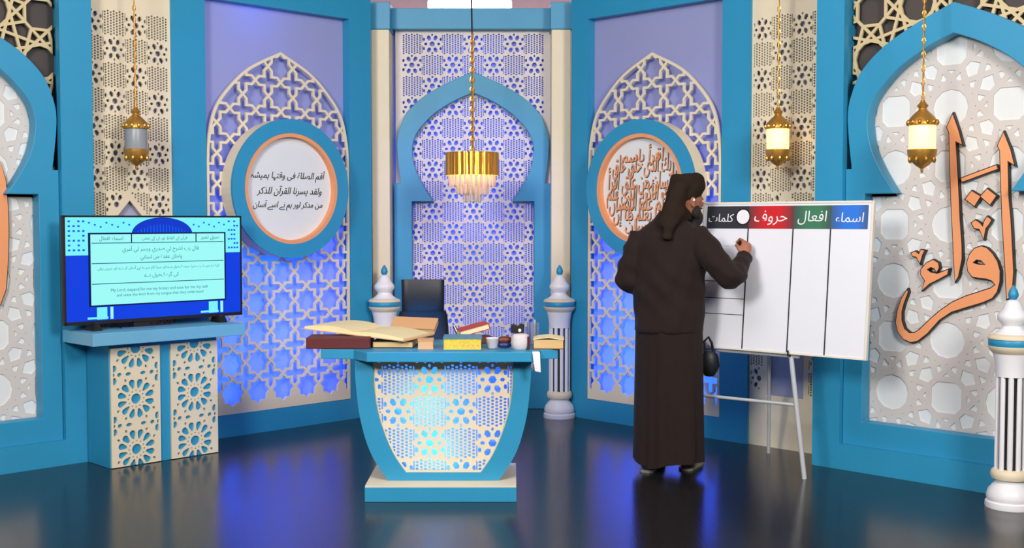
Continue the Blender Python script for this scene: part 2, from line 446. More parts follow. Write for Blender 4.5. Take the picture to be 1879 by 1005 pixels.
for nm, W, c, L_ in (('left', LW, LC, [(-.02, .62, 55), (-.36, .42, 22), (.34, .5, 14), (0, 1.2, 22), (-.2, 2.95, 3)]), ('right', RW, RC, [(.12, .62, 60), (-.30, .5, 16), (.38, .45, 20), (0, 1.18, 22)])):
    for dx_, z, e in L_:
        point('backlight_'+nm, on_wall(W, c+dx_, .36, z), e*2.4, BLUE, .05)

# ================================================================== lattice column strips with a pointed niche
def column_strip(side, W, x0, x1, nc, label):
    right = side == 'right'
    hol = fret_holes(0, .36, 4, 15, .148, .1617, 0)
    w_ = x1-x0; g_in = rect(.03, w_-.02, .36, 2.785)
    sh = (nc if right else w_-nc)
    niche = [(nc-.135, .34), (nc+.135, .34), (nc+.135, 1.44), (nc, 1.60), (nc-.135, 1.44)]
    nb = offset_out(niche, .03)
    P = []
    for l in hol:
        cx = sum(p[0] for p in l)/len(l); cz = sum(p[1] for p in l)/len(l)
        if not pip(np.array([[cx, cz]]), nb)[0] and all(not pip(np.array([p]), nb)[0] for p in l[::2]): P.append(l)
    W2 = dict(loc=on_wall(W, x0, .02, 0), rotz=W['rotz'])
    o = lattice_plate(rect(0, w_, 0, HT), rect(.012, w_-.012, .32, 2.8), P+[niche], 0, .014)
    ob = tag(link('lattice_screen', o, M_CREAM, **W2), label, 'lattice screen', 'narrow fretwork lattice strips')
    b = struct(link('wall_recess_'+side, G().box(0, w_, .045, .06, 0, HT), M_LAV, **W2))
column_strip('left', LW, -3.72, -3.11, .31, 'narrow cream fretwork lattice strip above the television')
column_strip('right', RW, 2.19, 2.87, .27, 'narrow cream fretwork lattice strip behind the whiteboard')

# ================================================================== centre bay
cb = struct(link('wall_centre', G().box(-.66, .66, .125, .13, 0, HT), M_SHEET, **CW))
lb = G().box(-.68, -.66, .125, .62, 0, HT).box(.66, .68, .125, .62, 0, HT).box(-.66, .66, .60, .62, 0, HT).box(-.66, .66, .14, .60, HT-.02, HT)
link('light_leak_baffle', lb, M_STUDIO, cb)  # added out of sight, blocks backlight leaking round the centre bay
hol = fret_holes(-.5565, .16, 7, 17, .159, .1627, 1)
tag(link('lattice_screen', lattice_plate(rect(-.605, .605, .05, 2.96), rect(-.585, .56, .15, 2.93), hol, .075, .088), mat('violet_lit_cream_paint', '#e0d6d2', .5), **CW),  # part of the violet light on the lattice is put into its colour
    'wide fretwork lattice of flowers and fine mesh behind the chandelier', 'lattice screen')
o, i = arch_loops(0, 1.0, zc, .612, .475, .30, .0)
tag(link('horseshoe_arch', plate([o], [i], 0, .06, back=True), M_BLUE, bevel=.004, **CW), 'blue horseshoe arch frame standing behind the desk and chandelier', 'arch', 'blue horseshoe arches')
struct(link('trim_1', G().box(-.63, .63, -.02, .14, 2.945, 3.105), M_BLUE, bevel=.004, **CW))
for k, sx in enumerate((-1, 1)):
    x0 = -.763 if sx < 0 else .602; x1 = x0+(.136 if sx < 0 else .148)
    p = struct(link('trim_%d' % (k+2), G().box(x0, x1, -.18, .14, 0, 2.916), M_CREAM, bevel=.006, **CW))
    link('cap_block', G().box(x0-.008, x1+.008, -.192, .14, 2.917, HT), M_BLUE, p, bevel=.004)
for x, z, e in [(-.25, .6, 10), (.25, .6, 10), (0, 1.35, 14), (-.2, 2.1, 12), (.2, 2.1, 12), (0, 2.75, 6)]:
    point('backlight_centre', (CW['loc'][0]+x, CW['loc'][1]+.42, z), e*1.7, BLUE, .05)

# ================================================================== arched wing walls
def wing(side, W, c, xs, xe):
    f = struct(link('wall_wing_'+side, plate([rect(xs, xe, 0, HT)], [rect(c-.64, c+.64, .152, 3.02)], 0, .05, back=True), M_BLUE, **W))
    ret = G().box(*( (xs, xs+.15) if side == 'right' else (xe-.15, xe)), .05, .29, 0, HT)
    link('return_panel', ret, M_BLUE, f)
    link('back_panel', G().box(c-.70, c+.70, .19, .21, .02, HT-.02), M_DARKBACK, f)
    o, i = arch_loops(c, 1.07, zw, .638, .515, .293, .10)
    tag(link('horseshoe_arch', plate([o], [i], .035, .125, back=True), M_BLUE, bevel=.004, **W),
        'blue horseshoe arch frame around the '+('white panel with large orange calligraphy' if side == 'right' else 'white patterned panel beside the television'), 'arch', 'blue horseshoe arches')
    # gold lattice filling the corners above the arch
    box = rect(c-.66, c+.66, 1.70, 3.06)
    st = girih_strips(c-.66, c+.66, 1.7, 3.06, .40, .017, c+.02, 2.42)
    hole = [(c+x*.99, z) for x, z in [(p[0]-c, p[1]) for p in o]]
    hole = [(x, z-.03) for x, z in hole]
    tag(link('lattice_screen', plate([box], [[(c+.60, 1.70)]+[p for p in [(c+x*1.07*.97, zw(z)-.02) for x, z in OUT[::-1]]]+[(c-x*1.07*.97, zw(z)-.02) for x, z in OUT[1:]]+[(c-.60, 1.70)]],
             .14, .155, strips=st), M_BEIGE, **W),
        'gold star lattice filling the corners above the '+('arch with orange calligraphy' if side == 'right' else 'arch beside the unlit lantern'), 'lattice screen', 'gold corner lattices')
    # white panel with raised warm grey bands, cut to the arch opening
    pan = [(c+(x-c)*1.09, z) for x, z in i]
    pan = [(x, z+.035 if z > 1.7 else z-.015) for x, z in pan]
    root = tag(link('wall_panel', plate([pan], [], .138, .15), M_PAD, **W),
        'white panel with raised grey star-and-roundel bands '+('carrying large orange calligraphy' if side == 'right' else 'in the arch at the left edge'), 'wall panel', 'white patterned arch panels')
    st = girih_strips(c-.6, c+.6, .25, 2.56,   .46, .031, c-.05, 1.45)
    link('raised_band', plate([pan], [], .131, .138, strips=st), M_GREYBAND, root)
wing('left', WL, -4.44, -5.16, -3.60)
wing('right', WR, 3.38, 2.56, 4.15)

# ------------------------------------------------------------------ calligraphy
LET = {
    'tall_stroke': [(3.354, 2.059), (3.323, 1.99), (3.337, 1.959), (3.346, 1.745), (3.36, 1.5), (3.376, 1.259), (3.385, 1.135), (3.401, 1.162), (3.419, 1.26), (3.417, 1.335), (3.403, 1.485), (3.397, 1.593), (3.38, 1.819), (3.372, 1.912), (3.41, 1.891), (3.388, 1.968)],
    'tall_stroke.001': [(3.638, 1.943), (3.608, 1.876), (3.621, 1.85), (3.631, 1.663), (3.64, 1.483), (3.658, 1.265), (3.673, 1.05), (3.696, 1.062), (3.704, 1.194), (3.694, 1.339), (3.683, 1.485), (3.671, 1.59), (3.662, 1.793), (3.697, 1.77), (3.676, 1.851)],
    'dash_stroke': [(3.408, 1.704), (3.601, 1.77), (3.61, 1.751), (3.415, 1.685)],
    'diamond_dot': [(3.436, 1.589), (3.469, 1.633), (3.518, 1.603), (3.486, 1.551)],
    'diamond_dot.001': [(3.52, 1.603), (3.555, 1.643), (3.604, 1.605), (3.572, 1.558)],
    'vowel_mark': [(3.472, 1.458), (3.493, 1.473), (3.517, 1.458), (3.535, 1.435), (3.542, 1.466), (3.558, 1.492), (3.58, 1.475), (3.568, 1.452), (3.549, 1.429), (3.54, 1.373), (3.518, 1.425), (3.488, 1.431)],
    'vowel_mark.001': [(3.124, 1.286), (3.147, 1.296), (3.171, 1.279), (3.182, 1.305), (3.203, 1.301), (3.19, 1.278), (3.177, 1.231), (3.156, 1.266), (3.134, 1.27)],
    'hamza_mark': [(3.193, 1.077), (3.21, 1.132), (3.183, 1.168), (3.187, 1.197), (3.218, 1.232), (3.254, 1.25), (3.284, 1.234), (3.289, 1.207), (3.277, 1.184), (3.263, 1.203), (3.243, 1.21), (3.217, 1.195), (3.243, 1.178), (3.283, 1.173), (3.322, 1.189), (3.344, 1.198), (3.338, 1.171), (3.292, 1.145), (3.236, 1.116)],
    'bowl_letter': [(3.103, 1.074), (3.071, 1.025), (3.047, 0.954), (3.037, 0.882), (3.053, 0.828), (3.087, 0.791), (3.129, 0.777), (3.169, 0.786), (3.225, 0.832), (3.296, 0.914), (3.365, 0.963), (3.45, 0.994), (3.54, 1.025), (3.592, 1.05), (3.617, 1.084), (3.631, 1.14), (3.631, 1.199), (3.616, 1.25), (3.588, 1.293), (3.557, 1.322), (3.527, 1.331), (3.49, 1.317), (3.464, 1.283), (3.45, 1.238), (3.458, 1.193), (3.481, 1.164), (3.523, 1.158), (3.56, 1.156), (3.59, 1.146), (3.611, 1.124), (3.584, 1.103), (3.532, 1.084), (3.449, 1.054), (3.372, 1.017), (3.303, 0.967), (3.24, 0.91), (3.184, 0.853), (3.152, 0.83), (3.12, 0.827), (3.088, 0.85), (3.071, 0.896), (3.07, 0.947), (3.082, 0.995), (3.107, 1.062)],
}
HOLE = [(3.48, 1.239), (3.502, 1.258), (3.529, 1.255), (3.555, 1.23), (3.518, 1.229)]
cal = thing('calligraphy', 'large orange black-edged Arabic word on the white patterned panel', 'calligraphy', loc=on_wall(WR, 3.37, .12, 1.4), rotz=WR['rotz'])
def letter(name, poly, parent, cx, cz, holes=()):
    po = [(x-cx, z-cz) for x, z in poly]; ho = [[(x-cx, z-cz) for x, z in h] for h in holes]
    e = link(name.split('.')[0], plate([offset_out(po, .0055)], [inset(h, .004) for h in ho], -.018, .012), M_BLACK, parent)
    link('letter_face', plate([po], ho, -.0215, -.018), M_ORANGE, e)
for k, p in LET.items(): letter(k, p, cal, 3.37, 1.4, [HOLE] if k == 'bowl_letter' else ())
cal2 = thing('calligraphy', 'orange black-edged letter cut off by the frame edge on the far panel', 'calligraphy', loc=on_wall(WL, -4.287, .12, 1.4), rotz=WL['rotz'])
letter('bowl_letter', [(-4.135, 1.82), (-4.105, 1.71), (-4.094, 1.55), (-4.093, 1.40), (-4.099, 1.25), (-4.115, 1.07), (-4.15, .98), (-4.25, .9), (-4.4, .86), (-4.55, .9), (-4.62, 1.0), (-4.55, .98), (-4.4, .94), (-4.25, 1.0), (-4.17, 1.12), (-4.15, 1.3), (-4.15, 1.6)], cal2, -4.3, 1.4)

# ------------------------------------------------------------------ round medallions
def medallion(W, c, label):
    W2 = dict(loc=on_wall(W, c, 0, 1.692), rotz=W['rotz'])
    t = thing('medallion', label, 'medallion', W2['loc'], W2['rotz'], 'round blue medallions')
    link('rim', plate([circ(0, 0, .478, n=72)], [circ(0, 0, .383, n=72)], -.122, .0), M_CREAM, t)
    link('ring', plate([circ(0, 0, .480, n=72)], [circ(0, 0, .382, n=72)], -.140, -.122), M_BLUE, t)
    link('inner_trim', plate([circ(0, 0, .382, n=72)], [circ(0, 0, .356, n=72)], -.138, -.088), M_ORANGE, t)
    link('disc', plate([circ(0, 0, .362, n=72)], [], -.094, -.086), M_PAD, t)
    return t
m1 = medallion(LW, LC-.005, 'blue ringed medallion with three lines of dark writing on white')
M_INK = mat('dark_ink', '#3a352f', 0.6)
for s_, wd, z, cx in [('أقم الصلاة فی وقتہا ہمیشہ', .60, .088, -.005), ('ولقد یسرنا القرآن للذکر', .53, -.016, .01), ('من مدکر اور ہم نے اسے آسان', .57, -.116, -.005)]:
    link('writing', text_g(s_, wd, cx, z, -.0975, .003, max_h=.085, slant=.25, zscale=1.1), M_INK, m1)
m2 = medallion(RW, RC, 'blue ringed medallion filled with dense orange calligraphy')
rows = [('اقرأ باسم', .36, .225, .17), ('ربك الذي خلق خلق', .54, .145, .20), ('الإنسان من علق اقرأ', .62, .055, .21), ('وربك الأكرم الذي علم', .64, -.035, .20), ('بالقلم علم الإنسان', .60, -.12, .19), ('ما لم يعلم كلا إن', .52, -.195, .16), ('الإنسان', .30, -.262, .11)]
for s_, wd, z, h in rows:
    g = text_g(s_, wd, 0, z, -.099, .005, slant=.15, zscale=1.0)
    zs = [v[2] for v in g.v]; k = h/(max(zs)-min(zs)); mz = (max(zs)+min(zs))/2
    g.v = [(x, y, z+(q-mz)*k) for x, y, q in g.v]
    sh = G(); sh.v = [(x+.004, y+.0025, q-.005) for x, y, q in g.v]; sh.f = list(g.f)
    link('letter_edge', sh, M_INK, m2); link('writing', g, M_ORANGE, m2)

# ================================================================== fluted floor columns
def floor_column(x, y, label, k=1.0):
    t = thing('fluted_column', label, 'column', (x, y, 0), 0.2, 'white fluted floor columns')
    L = lambda n, prof, m, par=t, seg=40: link(n, G().lathe([(r*k, z) for r, z in prof], seg), m, par, smooth=True)
    L('base', [(.118, 0), (.12, .01), (.118, .03), (.108, .036), (.112, .045), (.114, .06), (.105, .09), (.085, .115), (.07, .13), (.072, .145)], M_WHITE)
    L('base_band', [(.076, .145), (.09, .15), (.095, .165), (.094, .18), (.086, .195), (.078, .199)], M_CREAM)
    L('core', [(.058, .19), (.058, .70)], M_BLACK)
    st0 = None
    for q in range(10):
        a = 2*pi*q/10
        if st0 is None:
            g = G(); n = 5; pr = []
            for z in (.197, .215, .66, .68):
                hw = .0115 if z in (.197, .68) else .0135
                pr.append([(-hw*.9*k, .062*k, z), (hw*.9*k, .062*k, z), (hw*k, .070*k, z), (hw*.6*k, .077*k, z), (0, .0795*k, z), (-hw*.6*k, .077*k, z), (-hw*k, .070*k, z)])
            g.rings([p[::-1] for p in pr]); st0 = link('stave', g, M_WHITE, t); o = st0
        else:
            o = st0.copy(); COL.objects.link(o); o.parent = t
        o.rotation_euler = (0, 0, a)
    L('neck', [(.079, .675), (.079, .70), (.083, .74), (.094, .795)], M_WHITE)
    L('lower_moulding', [(.096, .795), (.108, .808), (.118, .826), (.118, .832)], M_CREAM)
    L('band', [(.113, .832), (.116, .836), (.116, .864), (.113, .868)], M_BLUE)
    L('upper_moulding', [(.119, .868), (.119, .876), (.11, .886), (.09, .893)], M_CREAM)
    L('knob', [(.088, .893), (.066, .91), (.052, .925), (.05, .935), (.056, .945), (.072, .962), (.076, .978), (.073, .992), (.058, 1.01), (.05, 1.02), (.04, 1.045), (.028, 1.062), (.018, 1.068)], M_WHITE)
    L('finial', [(.014, 1.068), (.024, 1.082), (.026, 1.095), (.02, 1.115), (.008, 1.135), (.002, 1.142)], M_BLUE, seg=20)
floor_column(-.952, 8.77, 'white fluted floor column partly hidden behind the office chair and open book')
floor_column(.355, 8.77, 'white fluted floor column on the floor beyond the end of the desk')
floor_column(2.56, 6.0, 'white fluted floor column cut off by the frame edge before the calligraphy panel')

# ================================================================== television console and television
KW = dict(loc=(0, 9.31, 0), rotz=radians(45))
M_SHELF = mat('pale_blue_laminate', '#6fb2d2', 0.35, var=0.05)
con = thing('television_console', 'teal console table with two cream fretwork panels and pale shelf top', 'console', on_wall(KW, -3.01, 0, 0), KW['rotz'])
link('body', G().box(-.362, .360, 0, .285, 0, .744), M_BLUE, con, bevel=.003)
link('shelf_top', G().box(-.51, .50, -.113, .285, .746, .820), M_SHELF, con, bevel=.003)
def console_panel(x0, x1, par):
    w_ = x1-x0; c = (x0+x1)/2; H = []; pitch = .305
    for k in range(3):
        cz = .098+k*pitch; H.append(circ(c, cz, .031, n=20))
        for q in range(12):
            a = pi/12+q*pi/6; d = Vector((cos(a), sin(a))); nn = Vector((-d.y, d.x)); o = Vector((c, cz))
            H.append([tuple(o+d*r+nn*h) for r, h in [(.062, -.005), (.082, -.0145), (.100, -.0195), (.114, -.0155), (.121, 0), (.114, .0155), (.100, .0195), (.082, .0145), (.062, .005)]])
            a2 = q*pi/6; d2 = Vector((cos(a2), sin(a2))); n2 = Vector((-d2.y, d2.x))
            H.append([tuple(o+d2*r+n2*h) for r, h in [(.043, 0), (.053, -.006), (.053, .006)]])
            if q % 3 != 0 : H.append([tuple(o+d2*r+n2*h) for r, h in [(.120, 0), (.132, -.009), (.144, 0), (.132, .009)]])
        for sx in (-1, 1):
            H.append(circ(c+sx*.047, cz+pitch/2, .019, .011, n=10)); H.append(circ(c+sx*.104, cz+pitch/2, .015, .013, n=8)); 
            for sz in (-1, 1): H.append(circ(c+sx*.137, cz+sz*.115, .016, .022, n=10))
            H.append(circ(c+sx*.142, cz+pitch/2, .009, .012, n=6))
    H = [[(min(max(x, x0+.012), x1-.012), z) for x, z in h] for h in H]
    H = [h for h in H if max(p[0] for p in h)-min(p[0] for p in h) > .004 and min(p[1] for p in h) > -.06]
    return link('fretwork_panel', lattice_plate(rect(x0, x1, .004, .716), rect(x0+.014, x1-.014, .0, .72), H, -.014, -.001), M_CREAM, par)
console_panel(-.356, -.039, con); console_panel(.033, .356, con)

M_SCR = {}
def scr(name, hexc, s=1.0):
    return mat('screen_'+name, '#000000', 0.3, emit=hexc, estr=s)
tv = thing('television', 'wide flat television showing a blue lesson slide on the console', 'television', on_wall(KW, -2.995, .10, .821), KW['rotz'])
TW, TH, TB = 1.19, .645, .036
link('housing', G().box(-TW/2, TW/2, 0, .035, TB, TB+TH), M_BLACK, tv, bevel=.004)
bez = G(); e = .011
bez.box(-TW/2, TW/2, -.006, 0, TB, TB+.02).box(-TW/2, TW/2, -.006, 0, TB+TH-e, TB+TH).box(-TW/2, -TW/2+e, -.006, 0, TB, TB+TH).box(TW/2-e, TW/2, -.006, 0, TB, TB+TH)
link('bezel', bez, M_BLACK, tv)
sx0, sx1, sz0, sz1 = -TW/2+e, TW/2-e, TB+.02, TB+TH-e
U = lambda u: sx0+(sx1-sx0)*u
V = lambda v: sz1-(sz1-sz0)*v
screen = link('screen', G().box(sx0, sx1, -.002, 0, sz0, sz1), scr('blue', '#0a3fe0', 1.0), tv)
def sq(u0, v0, u1, v1, m, d, n='picture_block'):
    return link(n, G().box(U(u0), U(u1), -d-.0006, -d, V(v1), V(v0)), m, screen)
CY = scr('cyan', '#7df4fb', 1.0); CY2 = scr('pale_cyan', '#9ffbf6', 1.0); NV = scr('navy', '#061a5a', .9); DB = scr('deep_blue', '#0636c8', 1.0); TX = scr('lettering', '#2b6f9c', .8); MB = scr('mid_blue', '#0a5cf0', 1.0)
sq(0, 0, 1, .365, CY, .002)
dome = [(U(.53+.175*cos(a)), V(.165-.165*sin(a))) for a in [pi*k/24 for k in range(25)]]
link('picture_dome', G().prism(dome, -.0036, -.003), DB, screen)
pat = G()
rnd = random.Random(3)
for u0, u1 in ((.01, .11), (.92, .99)):
    for a in range(4):
        for b in range(7):
            if rnd.random() < .75: pat.box(U(u0+(u1-u0)*a/4+.004), U(u0+(u1-u0)*a/4+.004+.012), -.0032, -.0028, V(.03+b*.046+.018), V(.03+b*.046))
for a in range(26):
    u = .12+a*.031
    if not .36 < u < .70: pat.box(U(u), U(u+.010), -.0032, -.0028, V(.045+.02*(a % 3)+.016), V(.045+.02*(a % 3)))
for a in range(18):
    pat.box(U(.37+a*.018), U(.376+a*.018), -.0042, -.0038, V(.150), V(.150-.08*sin(pi*(a+.5)/18)))
o = link('picture_pattern', pat, MB, screen); o['kind'] = 'stuff'
for v0 in (.40, .52, .64, .76, .88):
    pass
for uu in (.11, .245, .33): pass
sq(.118, .15, .908, .865, NV, .0045); sq(.130, .165, .898, .85, CY2, .006, 'picture_card')
for v in (.25, .447, .645): sq(.135, v-.004, .893, v+.004, TX, .0072, 'picture_rule')
for u in (.352, .725): sq(u-.003, .165, u+.003, .25, NV, .0072, 'picture_rule')
for u0 in (.16, .80):
    sq(u0, .872, u0+.055, .99, CY, .004, 'picture_pillar'); sq(u0+.072, .872, u0+.088, .99, CY2, .004, 'picture_pillar'); sq(u0-.05, .965, u0+.06, .985, CY, .005, 'picture_pillar')
for s_, u, v, wd, h in [('اسماء افعال', .24, .208, .17, .05), ('قرآن کے الفاظ اور ان کے معنی', .54, .208, .32, .05), ('سبق نمبر', .81, .208, .12, .05),
                        ('قال رب اشرح لي صدري ويسر لي أمري', .52, .315, .54, .075), ('واحلل عقدة من لساني', .52, .40, .24, .065),
                        ('کہا اے میرے رب میرا سینہ کھول دے اور میرا کام میرے لیے آسان کر دے اور میری زبان', .515, .50, .70, .06), ('کی گرہ کھول دے', .52, .575, .20, .055)]:
    link('screen_writing', text_g(s_, (sx1-sx0)*wd, U(u), V(v), -.0080, 0, max_h=(sz1-sz0)*h), TX, screen)
for s_, v, wd in [('My Lord, expand for me my breast and ease for me my task', .715, .56), ('and untie the knot from my tongue that they understand', .765, .50)]:
    link('screen_writing', text_g(s_, (sx1-sx0)*wd, U(.515), V(v), -.0080, 0, arabic=False), TX, screen)
link('stand_plate', G().box(-.27, .06, -.07, .10, 0, .012), M_CHROME, tv, bevel=.003)
link('stand_neck', G().box(-.16, -.05, .005, .03, .01, TB+.03), M_BLACK, tv)
for sx in (-1, 1): link('foot', G().prism([(sx*.42-.03, 0), (sx*.42+.03, 0), (sx*.42+.01, TB+.01), (sx*.42-.01, TB+.01)], -.06, .05), M_BLACK, tv)

# ================================================================== presenter's desk
desk = thing('presenter_desk', 'teal goblet-shaped desk with fretwork front panel on a cream-topped plinth', 'desk', (-.366, 6.22, 0))
dx = .366
link('plinth', G().box(-.771+dx, .024+dx, -.12, .46, 0, .078), M_BLUE, desk, bevel=.003)
link('plinth_top', G().box(-.769+dx, .022+dx, -.118, .458, .078, .087), M_CREAM, desk)
uo = smooth_curve([(-.832, .735), (-.833, .66), (-.827, .573), (-.81, .433), (-.775, .293), (-.73, .191), (-.661, .088)], 5)
ui = smooth_curve([(-.739, .735), (-.738, .66), (-.735, .573), (-.715, .451), (-.675, .323), (-.628, .22), (-.566, .128)], 5)
ox = lambda l: [(x+dx, z) for x, z in l]; mir = lambda l: [(-x, z) for x, z in ox(l)][::-1]
frame = ox(uo)+mir(uo)+[p for p in mir(ui)[::-1]]+ox(ui)[::-1]
link('goblet_frame', plate([frame], [], 0, .36, back=True), M_BLUE, desk)
inner = ox(ui)+mir(ui); inner = [(x, z) for x, z in inner]
pan = ox([(x-.004, z) for x, z in ui])+mir([(x-.004, z) for x, z in ui])
hol = fret_holes(-.5*.168*6+.01, .03, 6, 5, .168, .17, 1)
link('fretwork_panel', lattice_plate(pan, inset(pan, .012), hol, .02, .032), M_CREAM, desk)
link('back_panel', plate([pan], [], .10, .104), M_SHEET, desk)
link('tabletop', G().slab([(-.756+dx, -.12), (.118+dx, -.12), (.150+dx, .0), (.245+dx, .03), (.245+dx, .55), (-1.02+dx, .55), (-1.02+dx, .03), (-.84+dx, .0)], .736, .787), M_BLUE, desk, bevel=.003)
TOP = .788
point('backlight_desk', (-.47, 6.46, .50), 6, CYAN, .04); point('backlight_desk', (-.40, 6.46, .22), 5, CYAN, .04); point('backlight_desk', (-.25, 6.46, .60), 3, BLUE, .04)

# ------------------------------------------------------------------ things on the desk
M_PAPER = mat('aged_paper', '#efdfae', .7, var=.08, scale=9); M_PAGES = mat('page_edges', '#d8b47a', .7, var=.15, scale=3, stretch=(1, 1, 60))
M_MAROON = mat('maroon_cloth_cover', '#5c1a1c', .6, var=.08); M_RED = mat('red_cover', '#b5332f', .5); M_TAN = mat('tan_card', '#d9a777', .6, var=.06)
def on_desk(n, lab, cat, x, y, rz=0, group=None): return thing(n, lab, cat, (x, y, TOP), rz, group)
b = tag(link('book_box', G().box(-.17, .17, -.09, .10, 0, .060), M_MAROON, loc=(-.93, 6.345, TOP), rotz=.02, bevel=.004), 'long dark maroon slipcase at the end of the desk under the open book', 'slipcase')
def closed_book(label, x, y, z, w_, d_, h_, cov, pages, rz=0, rx=0, ry=0):
    t = thing('book', label, 'book', (x, y, z)); t.rotation_euler = (rx, ry, rz)
    link('page_block', G().box(-w_/2+.003, w_/2-.003, -d_/2+.004, d_/2-.004, .004, h_-.004), pages, t)
    link('cover', G().box(-w_/2, w_/2, -d_/2, d_/2, 0, .004).box(-w_/2, w_/2, -d_/2, d_/2, h_-.004, h_).box(-w_/2, w_/2, d_/2-.004, d_/2, 0, h_), cov, t); return t
closed_book('small tan book standing under the corner of the large open book', -.463, 6.30, TOP, .085, .13, .050, M_TAN, M_TAN, .05)
closed_book('black covered book shaded under the large open book', -.635, 6.44, TOP, .22, .28, .036, M_BLACK, M_PAGES, -.05)
closed_book('tan hardcover book tilted towards the camera beyond the large open book', -.56, 6.745, TOP+.068, .255, .14, .034, M_TAN, M_PAGES, -.10, radians(22), radians(2))
tag(link('book_box', G().box(-.10, .10, -.02, .05, 0, .062), M_BLACK, loc=(-.56, 6.72, TOP), rotz=-.1, bevel=.003), 'black box propping up the tilted tan book', 'box')
ob = thing('open_book', 'large open book with cream pages lying across other books', 'open book', (-.795, 6.555, TOP+.063)); ob.rotation_euler = (0, radians(4.5), radians(-20))
def page_side(s, h):
    top = []; n = 12
    for k in range(n+1):
        t = k/n; top.append((s*t*.30, .010+h*sin(pi*min(1, (t+.04)*.92))**.7*(1-t*.35)))
    return G().prism(top+[(s*.30, .004), (0, .004)], -.20, .16)
link('cover', G().box(-.315, .315, -.21, .17, 0, .004), M_TAN, ob); link('pages', page_side(-1, .030), M_PAPER, ob, fix=True); link('pages', page_side(1, .020), M_PAPER, ob, fix=True)
M_GOLDP = mat('gold_decorated_page_edge', '#f0c544', .55, var=.35, scale=60); M_TEAL = mat('teal_book_cover', '#3d87a5', .5)
tb = thing('book', 'thick teal book with yellow patterned page edge at the front of the desk', 'book', (-.262, 6.235, TOP), .02)
link('page_block', G().box(-.098, .098, -.068, .12, .006, .062), M_GOLDP, tb)
link('cover', G().box(-.102, .102, -.072, .125, 0, .006).box(-.102, .102, -.072, .125, .062, .069).box(-.102, .102, .12, .125, 0, .069), M_TEAL, tb)
tri = G()
for k in range(4): tri.box(.0+k*.025, .008+k*.025, -.0690, -.068, .022, .032)
link('edge_ornament', tri, M_TAN, tb)
rb = thing('book', 'closed red book tilted up on the far side of the teal book', 'book', (-.215, 6.57, TOP+.062), .25)
rb.rotation_euler = (radians(2), radians(-14), .25)
link('cover', G().box(-.085, .085, -.06, .06, .0, .004).box(-.085, .085, -.06, .06, .030, .034).box(.081, .085, -.06, .06, 0, .034), M_RED, rb); link('page_block', G().box(-.083, .08, -.057, .057, .004, .030), M_PAPER, rb)
rest = tag(link('book', G().box(-.10, .10, -.07, .07, 0, .038), M_MAROON, loc=(-.215, 6.57, TOP), rotz=.2, bevel=.003), 'small maroon book supporting the tilted red book', 'book')
M_GREYP = mat('grey_plastic', '#b9b4bd', .4); M_BROWN = mat('brown_leather', '#6a3319', .45, var=.2); M_POUCH = mat('off_white_cloth', '#d8cfce', .8, var=.08, bump=.2, bscale=60)
cu = thing('cup', 'small pale grey cup between the teal book and brown glasses case', 'cup', (-.105, 6.27, TOP))
link('bowl', G().lathe([(.022, 0), (.027, .004), (.032, .03), (.034, .055), (.031, .055), (.028, .03), (.02, .008)], 20), M_GREYP, cu, smooth=True); link('rim', G().lathe([(.034, .053), (.036, .056), (.033, .058), (.030, .056)], 20), M_WHITE, cu, smooth=True)
gc = thing('glasses_case', 'brown leather glasses case propped on the desk beside the white pouch', 'case', (-.04, 6.29, TOP), .2)
link('shell', G().ball((0, 0, .045), (.045, .024, .02), 16, 8), M_BROWN, gc, smooth=True); link('base', G().ball((.0, 0, .018), (.040, .024, .018), 16, 8), mat('navy_plastic', '#27306a', .4), gc, smooth=True)
po = thing('pouch', 'off white cloth pouch with dark red trim standing on the desk', 'pouch', (.045, 6.24, TOP))
link('body', G().rings([[(r*cos(2*pi*k/20)*(1+.06*sin(5*2*pi*k/20)), r*.8*sin(2*pi*k/20), z) for k in range(20)] for r, z in [(.036, 0), (.046, .01), (.05, .035), (.048, .06), (.042, .076), (.03, .082)]]), M_POUCH, po, smooth=True)
link('trim', G().rings([[(.043+.006*cos(2*pi*k/8)+.0, -.03+.012*sin(2*pi*k/8), z) for k in range(8)] for z in (0.002, .03, .07)]), M_MAROON, po, smooth=True)
cl = thing('binder_clip', 'black clip with pale handle standing beyond the pouch', 'clip', (.03, 6.42, TOP))
link('stem', G().tube([(0, 0, 0), (0, 0, .075)], .012, 8), M_BLACK, cl); link('jaw', G().prism([(-.036, .07), (.034, .07), (.038, .115), (.02, .122), (0, .108), (-.022, .118), (-.038, .11)], -.02, .02), M_BLACK, cl); link('handle', G().ball((.012, -.022, .085), (.009, .004, .010), 10, 6), M_WHITE, cl, smooth=True)
M_CLEAR = mat('clear_plastic', '#e8eef6', .08, trans=.9, spec=.5)
bt = thing('pen_holder', 'clear plastic holder with pens beyond the tan book', 'pen holder', (.116, 6.50, TOP))
link('cup', G().lathe([(.030, 0), (.033, .002), (.034, .12), (.032, .12), (.030, .006)], 20), M_CLEAR, bt, smooth=True)
for q, (px, mcol) in enumerate([(-.014, mat('pen_blue', '#2a4fc0', .4)), (.008, M_GREYP), (.018, mat('pen_teal', '#1f6d8a', .4))]):
    link('pen', G().tube([(px, 0, .004), (px*1.3, .005, .135)], .005, 8), mcol, bt)
tb2 = thing('book', 'tan book with curling cover lying at the far corner end of the desk', 'book', (.197, 6.31, TOP), -.04)
link('page_block', G().box(-.078, .078, -.07, .10, .004, .050), M_PAGES, tb2)
cov = [(-.082, .050), (-.06, .058), (0, .064), (.05, .058), (.082, .051), (.082, .049), (0, .060), (-.06, .054), (-.08, .048)]
link('cover', G().prism(cov, -.075, .105), M_PAPER, tb2, fix=True); link('back_cover', G().box(-.082, .082, -.075, .105, 0, .004), M_BROWN, tb2)
